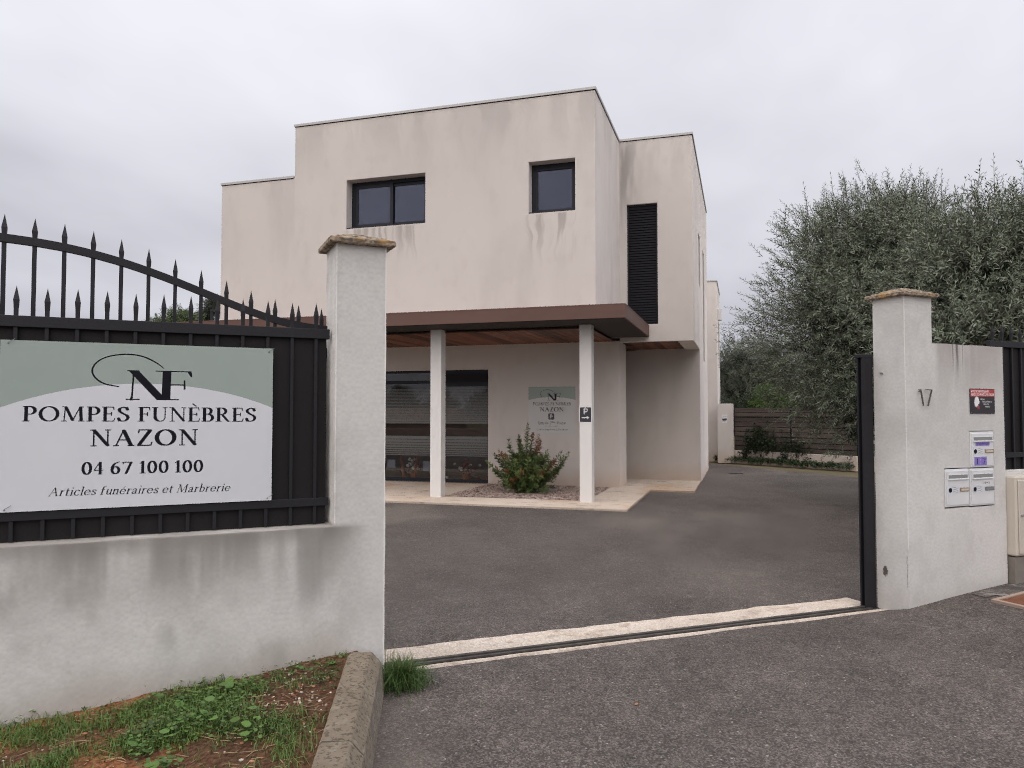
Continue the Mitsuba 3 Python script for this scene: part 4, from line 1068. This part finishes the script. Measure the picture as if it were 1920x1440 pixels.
put('rule', extrude(rect(.33, .150, .63, .155).union(affinity.scale(Point(.58, .1525).buffer(.010), 1.6, 1)), .0012), 'ink_bronze', wsn, FQ2)
put('lettering', extrude(text('Articles funéraires & Marbrerie', .165, .810, .068, .040, .14, .06, .25), .0015), 'ink_blue', wsn, FQ2)
pks = thing('parking_sign', 'small dark parking sign with white P and arrow on the right column', 'sign')
FP = frame([-2.545, 12.078, 1.318], [1, 0, 0], [0, -1, 0])
put('plate', extrude(rect(.012, .012, .203, .275).buffer(.011), .003), 'print_white', pks, FP)
put('navy_field', extrude(rect(.030, .030, .185, .240).buffer(.014), .001), 'parking_navy', pks, lift(FP, .003))
ar = shapely.union_all([rect(.045, .078, .135, .096), Polygon([(.130, .060), (.172, .087), (.130, .114)])])
put('lettering', cat(sans('P', .078, .145, .090, .001, True), extrude(ar, .001)), 'print_white', pks, lift(FP, .0042))

# things in the shop window
YI = 15.35
de = thing('display_easel', 'reddish wooden easel behind the left shop pane', 'easel')
put('leg', tube([[-7.30, YI, .60], [-7.20, YI, .035]], .028, 4), 'easel_wood', de)
put('leg', tube([[-6.86, YI, .60], [-6.94, YI, .035]], .028, 4), 'easel_wood', de)
put('crossbar', bx(-7.28, -6.88, YI - .02, YI + .02, .56, .60), 'easel_wood', de)
put('plaque', bx(-7.56, -7.36, YI - .10, YI - .08, .26, .44, .004), 'plaque', label='small grey memorial plaque standing left of the easel', category='plaque')
put('plaque', bx(-6.70, -6.52, YI - .10, YI - .08, .20, .42, .004), 'plaque', label='small blue grey memorial plaque standing right of the easel', category='plaque')


def bouquet(label, x, y, h, w, white, red, seed):
    r = np.random.default_rng(seed); k = thing('flower_arrangement', label, 'flowers')
    put('pot', trimesh.creation.revolve([(0, .035), (w * .35, .035), (w * .45, .035 + h * .28), (w * .40, .035 + h * .28), (0, .035 + h * .24)], sections=20).apply_translation([x, y, 0]), 'terracotta', k, smooth=30)
    n = white + red; P = np.stack([x + r.normal(0, w * .6, n), y + r.normal(0, w * .3, n), .05 + h * (.3 + .7 * r.random(n))], 1); P[:white, 2] += h * .2
    P[:, 2] -= np.abs(P[:, 0] - x) * .5
    cs = np.vstack([np.tile([.40, .39, .37], (white, 1)), np.tile([.12, .03, .03], (red, 1))])
    ms = [trimesh.creation.icosphere(1, r.uniform(.022, .038)) for _ in range(n)]
    vs = []
    for b, p in zip(ms, P): b.vertices = b.vertices * r.uniform(.7, 1.3, (len(b.vertices), 1)) + p
    put('blooms', cat(*ms), 'petal', k, color=np.repeat(cs, 42, 0))
    st = [tube([[x + r.normal(0, .03), y, .04 + h * .24], p], .004, 4) for p in P]
    put('stems', cat(*st), 'stem_wood', k)


bouquet('white and red flower arrangement low behind the right shop pane', -5.72, YI, .42, .24, 9, 26, 3)
bouquet('pale flower pot between the legs of the easel', -7.03, YI + .12, .36, .12, 14, 2, 4)

# ------------------------------------------------------------------ plants


def sample_blobs(blobs, n, rng, shell):
    B = np.array(blobs, float); w = B[:, 3] ** 2; i = rng.choice(len(B), n, p=w / w.sum())
    u = unit(rng.normal(size=(n, 3))); u[:, 2] = np.where(u[:, 2] < -.75, -u[:, 2], u[:, 2])
    lump = .80 + .45 * meshkit.fbm(u * 2.3 + B[i, :3], 3, 2)
    rr = 1 - shell * rng.random(n) ** 1.3
    return B[i, :3] + u * (B[i, 3] * rr * lump)[:, None] * np.array([1, 1, B[0, 4] if B.shape[1] > 4 else 1]), u


def tree(name, label, cat_, blobs, n, L, nl, ll, lw, cols, seed, foot, up=.45, shell=.6, group=None, tr=.10, sprigs=0, core=2500, trunk=True, clumps=0, spread=.2):
    r = np.random.default_rng(seed); k = thing(name, label, cat_, group)
    if clumps:
        cb, cu = sample_blobs(blobs, clumps, r, shell * .8); ci = r.integers(0, clumps, n)
        off = r.normal(0, 1, (n, 3)) * spread; base = cb[ci] + off; u = unit(cu[ci] + off * .9)
    else:
        base, u = sample_blobs(blobs, n, r, shell)
    d = unit(u + np.array([0, 0, up]) + r.normal(0, .35, (n, 3))); Ls = r.uniform(*L, n)
    if sprigs:
        order = np.argsort(-(base[:, 2] + r.uniform(0, .8, n)))[:sprigs * 6]; pick = r.choice(order, sprigs, replace=False)
        d[pick] = unit(u[pick] * .35 + [0, 0, 1] + r.normal(0, .12, (sprigs, 3))); Ls[pick] *= r.uniform(1.1, 1.7, sprigs)
    v, f, sh, tw = leaf_shoots(base, d, Ls, nl, ll, lw, r)
    t = np.clip(r.normal(.45, .28, (n, 1)), 0, 1); sc = np.array(cols[0]) * (1 - t) + np.array(cols[1]) * t
    lc = sc[sh] * r.uniform(.65, 1.35, (len(sh), 1)); silver = r.random(len(sh)) < .28
    lc[silver] = lc[silver] * .5 + np.array(cols[2]) * .5
    c = np.repeat(lc, 4, 0)
    # older, larger leaves deep inside
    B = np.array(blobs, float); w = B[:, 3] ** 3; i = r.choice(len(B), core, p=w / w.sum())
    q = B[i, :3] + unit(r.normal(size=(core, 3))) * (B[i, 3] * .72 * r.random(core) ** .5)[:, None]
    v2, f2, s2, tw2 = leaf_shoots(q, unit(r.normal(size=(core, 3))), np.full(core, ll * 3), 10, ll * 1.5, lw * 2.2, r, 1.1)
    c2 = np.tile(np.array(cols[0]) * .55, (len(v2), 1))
    m = trimesh.Trimesh(np.vstack([v, v2]), np.vstack([f, f2 + len(v)]), process=False)
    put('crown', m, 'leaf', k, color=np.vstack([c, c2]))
    limbs = [tw]
    if trunk:
        foot = np.array(foot, float); top = foot + [0, 0, max(.5, B[:, 2].mean() * .45)]
        limbs.append(tube([foot, (foot + top) / 2 + [.05, .03, 0], top], [tr * 1.3, tr, tr * .9], 9))
        for b in B:
            mid = (top + b[:3]) / 2 + [0, 0, .15]; limbs.append(tube([top, mid, b[:3], b[:3] + [0, 0, b[3] * .5]], [tr * .6, tr * .4, tr * .22, .008], 7))
            for j in range(5):
                e = b[:3] + unit(r.normal(size=3) + [0, 0, .4]) * b[3] * .8; limbs.append(tube([b[:3] - [0, 0, .2], (b[:3] + e) / 2, e], [tr * .2, tr * .12, .006], 5))
    put('trunk', cat(*limbs), 'bark', k)
    return k


OL = ((.052, .074, .042), (.205, .250, .170), (.42, .47, .38))
tree('olive_tree', 'large grey green olive tree overhanging the yard right of the house', 'tree',
     [(2.30, 13.75, 3.00, 1.95), (2.66, 13.80, 4.15, .95), (1.66, 13.15, 3.05, .80), (1.88, 13.28, 1.85, .80), (1.95, 13.64, 3.95, 1.0), (2.2, 13.4, 2.0, .98), (1.95, 13.2, 1.40, .62)], 9400, (.20, .40), 18, .080, .0165, OL, 7, (3.0, 14.1, -.1), .42, .55, sprigs=70, tr=.13, core=2600, clumps=480, spread=.20)
tree('olive_tree', 'olive tree close behind the mailbox wall at the right edge', 'tree',
     [(3.20, 10.6, 3.15, .95), (2.72, 10.3, 2.70, 1.1), (3.35, 10.05, 2.5, 1.25), (2.70, 11.2, 3.1, .9), (3.9, 10.5, 3.05, 1.15), (2.35, 9.2, 2.15, .55), (3.0, 9.3, 1.9, .7), (4.3, 10.9, 2.4, 1.2)], 6200, (.20, .40), 18, .080, .0165, OL, 8, (3.6, 10.9, -.1), .42, .55, sprigs=60, tr=.12, core=2400, clumps=340, spread=.18)
BG = ((.060, .078, .052), (.150, .180, .125), (.22, .25, .20))
tree('olive_tree', 'far hazy olive tree beyond the timber fence beside the house', 'tree', [(.10, 29.4, 2.9, 1.25), (-.45, 30.5, 2.5, 1.2), (.0, 29.0, 1.7, 1.2), (-.15, 29.8, 3.0, .7)], 2600, (.3, .55), 16, .095, .022, BG, 9, (-.1, 29.6, -.1), .6, .55, tr=.14, core=900)
tree('olive_tree', 'far olive tree beyond the timber fence, partly hidden by the large olive', 'tree', [(1.30, 30.6, 2.7, 1.45), (1.6, 30.2, 1.6, 1.3), (1.1, 30.6, 3.25, .75), (2.6, 30.2, 2.7, 1.3)], 2600, (.3, .55), 16, .095, .022, BG, 10, (1.5, 30.7, -.1), .6, .55, tr=.14, core=900)
tree('garden_bush', 'bright lime green bush just behind the timber fence', 'bush', [(.88, 26.6, 1.75, .55), (1.15, 26.5, 1.45, .6), (.62, 26.7, 1.35, .45), (1.6, 26.4, 1.3, .55)], 1300, (.15, .32), 14, .075, .032, ((.045, .095, .015), (.11, .20, .030), (.15, .25, .05)), 11, (.95, 26.6, -.1), .7, .6, tr=.04, core=500)
tree('garden_bush', 'dark green hedge bush low behind the timber fence near the house', 'bush', [(-.35, 26.9, 1.2, .7), (.25, 27.2, 1.3, .7), (2.3, 26.0, 1.2, .8)], 900, (.15, .32), 14, .08, .03, ((.020, .032, .015), (.05, .075, .035), (.07, .10, .05)), 12, (-.1, 27.0, -.1), .5, .6, tr=.04, core=500)
tree('pine_tree', 'distant dark pine crown beside the left end of the house', 'tree', [(-26.9, 33.4, 6.9, .5), (-26.3, 33.2, 7.0, .42), (-27.3, 33.6, 6.4, .45)], 700, (.25, .5), 18, .12, .018, ((.02, .03, .02), (.05, .07, .04), (.07, .09, .06)), 13, (-26.8, 33.4, -.1), .2, .7, tr=.16, core=200)
tree('garden_tree', 'distant light green tree top seen over the sliding gate', 'tree', [(-25.2, 28.9, 5.4, .8), (-24.3, 28.6, 5.25, .75), (-26.3, 29.0, 5.2, .6)], 1100, (.2, .45), 16, .10, .04, ((.045, .075, .025), (.10, .15, .05), (.13, .18, .07)), 14, (-25.2, 28.8, -.1), .4, .6, tr=.12, core=300)

# shrub in the gravel bed
r = np.random.default_rng(61)
sk = thing('shrub', 'dark green shrub with reddish leaves in the gravel bed', 'shrub')
bs = np.array([-3.78, 13.22, .02])
tips = [(.03, .0, 1.06), (.10, .1, .98), (-.10, -.1, .86), (-.30, .05, .80), (-.42, -.1, .66), (-.56, .1, .60), (-.62, -.05, .46), (.25, .0, .80), (.38, -.12, .66), (.55, .05, .60), (.70, -.05, .58), (.60, .1, .44), (-.2, -.35, .55), (.15, -.4, .52), (.4, -.35, .42), (-.45, -.3, .36), (.0, .35, .7), (.3, .35, .55), (-.3, .35, .55), (0, -.2, .75), (-.15, .15, .92), (.18, .18, .88), (-.5, .25, .5), (.5, -.2, .5), (.05, -.45, .34), (-.25, -.42, .3), (.5, .2, .34)]
stems, B_, D_, Lh, red = [], [], [], [], []
for tp in tips:
    e = bs + np.array(tp) * [1, .9, 1]; mid = bs + (e - bs) * .5 + [0, 0, -.04]
    pts = np.array(curve([bs + r.normal(0, .03, 3) * [1, 1, 0], mid, e], 5)); stems.append(tube(pts, np.linspace(.011, .004, len(pts)), 5))
    rd = r.random() < .3
    for t in np.linspace(.16, 1, 11):
        q = pts[int(t * (len(pts) - 1))]; dd = unit((e - bs) / np.linalg.norm(e - bs) * .8 + r.normal(0, .5, 3) * (1.1 - t) + [0, 0, .3])
        B_.append(q); D_.append(dd); Lh.append(r.uniform(.10, .22)); red.append(rd and t > .85 and r.random() < .45 or r.random() < .03)
for _ in range(260):
    q = bs + np.array([r.normal(0, .19), r.normal(0, .17), r.uniform(.08, .60)]); B_.append(q); D_.append(unit(q - bs + r.normal(0, .12, 3))); Lh.append(r.uniform(.1, .18)); red.append(r.random() < .06)
v, f, sh, tw = leaf_shoots(np.array(B_), np.array(D_), np.array(Lh), 20, .085, .030, r, .95, .05, True)
cg = np.array([.040, .074, .024]) + np.array([.105, .135, .040]) * r.random((len(B_), 1)); cr = np.array([.26, .075, .035]) * r.uniform(.6, 1.3, (len(B_), 1)) + np.array([.0, .05, .01]) * r.random((len(B_), 1))
cc = np.where(np.array(red)[:, None], cr, cg)[sh] * r.uniform(.65, 1.35, (len(sh), 1))
put('foliage', trimesh.Trimesh(v, f, process=False), 'leaf', sk, color=np.repeat(cc, 4, 0))
put('stems', cat(*stems, tw), 'stem_wood', sk)

# ------------------------------------------------------------------ back of the yard: pillar, timber fence, white wall
gp2 = put('end_pillar', bx(-.745, -.262, 24.40, 24.75, -.1, 1.75, .01), 'house_stucco', label='short rendered pillar with a notice at the house end of the timber fence', category='pillar')
ns = thing('notice', 'small white and blue notice on the short rendered pillar', 'notice')
FN = frame([-.61, 24.398, 1.15], [1, 0, 0], [0, -1, 0])
put('sheet', extrude(rect(0, 0, .16, .26), .003), 'print_white', ns, FN)
put('blue_field', extrude(rect(.012, .07, .148, .14).union(rect(.03, .20, .13, .207)).union(rect(.02, .03, .14, .037)), .001), 'ink_blue', ns, lift(FN, .003))
FA, FB = np.array([-.25, 24.55, 0]), np.array([2.95, 22.05, 0]); fu = (FB - FA) / np.linalg.norm(FB - FA); fn_ = np.array([fu[1], -fu[0], 0]); FL = np.linalg.norm(FB - FA)
MF = np.eye(4); MF[:3, 0], MF[:3, 1], MF[:3, 3] = fu, -fn_, FA
put('boundary_wall', bx(.0, FL, -.06, .12, -.1, .30, .01), 'house_stucco', M=MF, label='low pale wall carrying the timber fence at the back of the yard', category='wall')
tf = thing('timber_fence', 'weathered horizontal board fence at the back of the yard', 'fence')
r = np.random.default_rng(71)
for bay in range(2):
    x0, x1 = bay * FL / 2 + .03, (bay + 1) * FL / 2 - .03
    for i in range(9):
        z0 = .315 + i * .1465; dz = r.uniform(-.004, .004)
        m = bx(x0, x1, -.015 + r.uniform(-.004, .004), .012, z0 + dz, z0 + .128 + dz, .004)
        put('board', m, 'weathered_wood', tf, MF)
for x in (.02, FL / 2, FL - .02):
    put('post', bx(x - .028, x + .028, .016, .07, .31, 1.64, .004), 'dark_paint', tf, MF)
put('batten', bx(.03, FL - .03, .075, .08, .31, 1.60), 'gap_black', tf, MF)
put('boundary_wall', bx(0, 6.5, 0, .2, -.1, 1.42, .01), 'house_stucco', M=np.array([[.80, .60, 0, 2.98], [-.60, .80, 0, 22.05], [0, 0, 1, 0], [0, 0, 0, 1.]]), label='white wall behind the hanging olive branches at the back of the yard', category='wall')
# ivy
n = 300
iv = thing('ivy', 'dark ivy climbing over the lower boards of the timber fence', 'ivy')
cx = np.array([.75, 1.05, 1.35, .55, 1.9, 2.3, 1.1]); cz = np.array([.65, .50, .60, .30, .45, .5, .8])
i = r.integers(0, 7, n); q = np.stack([cx[i] + r.normal(0, .16, n), -.05 - np.abs(r.normal(0, .04, n)), np.maximum(.05, cz[i] + r.normal(0, .17, n))], 1) @ MF[:3, :3].T + FA
v, f, sh, tw = leaf_shoots(q, unit(r.normal(size=(n, 3)) + fn_ * .6), np.full(n, .16), 9, .075, .05, r, 1.1)
put('leaves', trimesh.Trimesh(v, f, process=False), 'leaf', iv, color=np.repeat(np.array([.018, .034, .014]) * r.uniform(.5, 1.8, (len(sh), 1)), 4, 0))
put('vines', cat(tw, *[tube(np.array([[a, -.065, .0], [a + .05, -.07, .3], [a - .04, -.03, .7], [a + .08, -.02, 1.0]]) @ MF[:3, :3].T + FA, .006, 5) for a in (.8, 1.1, 1.4, 2.2)]), 'stem_wood', iv)
n = 650
t = r.random(n); off = np.abs(r.normal(.12, .09, n))
q = FA + fu * (t * (FL + .5) - .6)[:, None] + fn_ * off[:, None]; q[:, 2] = r.uniform(0, .10, n) * (1.2 - np.minimum(off * 3, 1))
v, f, sh, tw = leaf_shoots(q, unit(r.normal(size=(n, 3)) + [0, 0, .6]), np.full(n, .10), 8, .06, .035, r, 1.1)
put('ground_ivy', trimesh.Trimesh(v, f, process=False), 'leaf', color=np.repeat(np.array([.028, .055, .022]) * r.uniform(.5, 1.8, (len(sh), 1)), 4, 0), label='low ivy and weeds along the foot of the back fence', kind='stuff')

# annex and rail at the far left, seen over the fence
an = thing('annex', 'low grey annex left of the house, its parapet just above the sliding gate', 'building')
put('wall', mbx(-17., -10.8, 15.5, 19, -.1, 3.66), 'house_stucco', an)
put('coping', bx(-17.03, -10.77, 15.47, 19.03, 3.662, 3.70), 'coping_metal', an)
put('railing', cat(*[bx(x, x + .05, 15.55, 15.60, 3.70, 4.02) for x in (-12.55, -11.7, -10.9)], bx(-12.55, -10.85, 15.54, 15.61, 3.98, 4.03)), 'dark_paint', an)

# across the street, behind the camera: what the shop glass mirrors
put('boundary_wall', bx(-34, 8, -14.4, -14.1, -.1, .45, .01), 'pink_wall', label='low pink garden wall across the street, mirrored in the shop glass', category='wall')
oh = thing('outbuilding', 'low tiled outbuilding across the street, mirrored in the shop glass', 'building')
put('wall', mbx(-27, -18.6, -20.5, -16.5, -.1, .75), 'pink_wall', oh)
put('roof', trimesh.convex.convex_hull(np.array([(-27.4, -21, .76), (-18.2, -21, .76), (-27.4, -16.2, .76), (-18.2, -16.2, .76), (-27.0, -18.6, 1.75), (-18.6, -18.6, 1.75)])), 'roof_tile', oh)
for i, (x, y, h, q) in enumerate(((-16.6, -19.5, 2.0, .95), (-21.3, -22.5, 1.9, .8), (-13.4, -21, 2.6, 1.2), (-25.0, -23, 2.3, .9))):
    tree('garden_tree', ['full', 'small', 'tall', 'round'][i] + ' tree across the street, mirrored in the shop glass', 'tree', [(x, y, h, q), (x + .7, y, h - .5, q * .8), (x - .7, y + .3, h - .4, q * .8)], 420, (.3, .6), 14, .20, .09, ((.03, .045, .02), (.08, .11, .05), (.1, .13, .07)), 80 + i, (x, y, -.1), .4, .6, tr=.12, core=200)
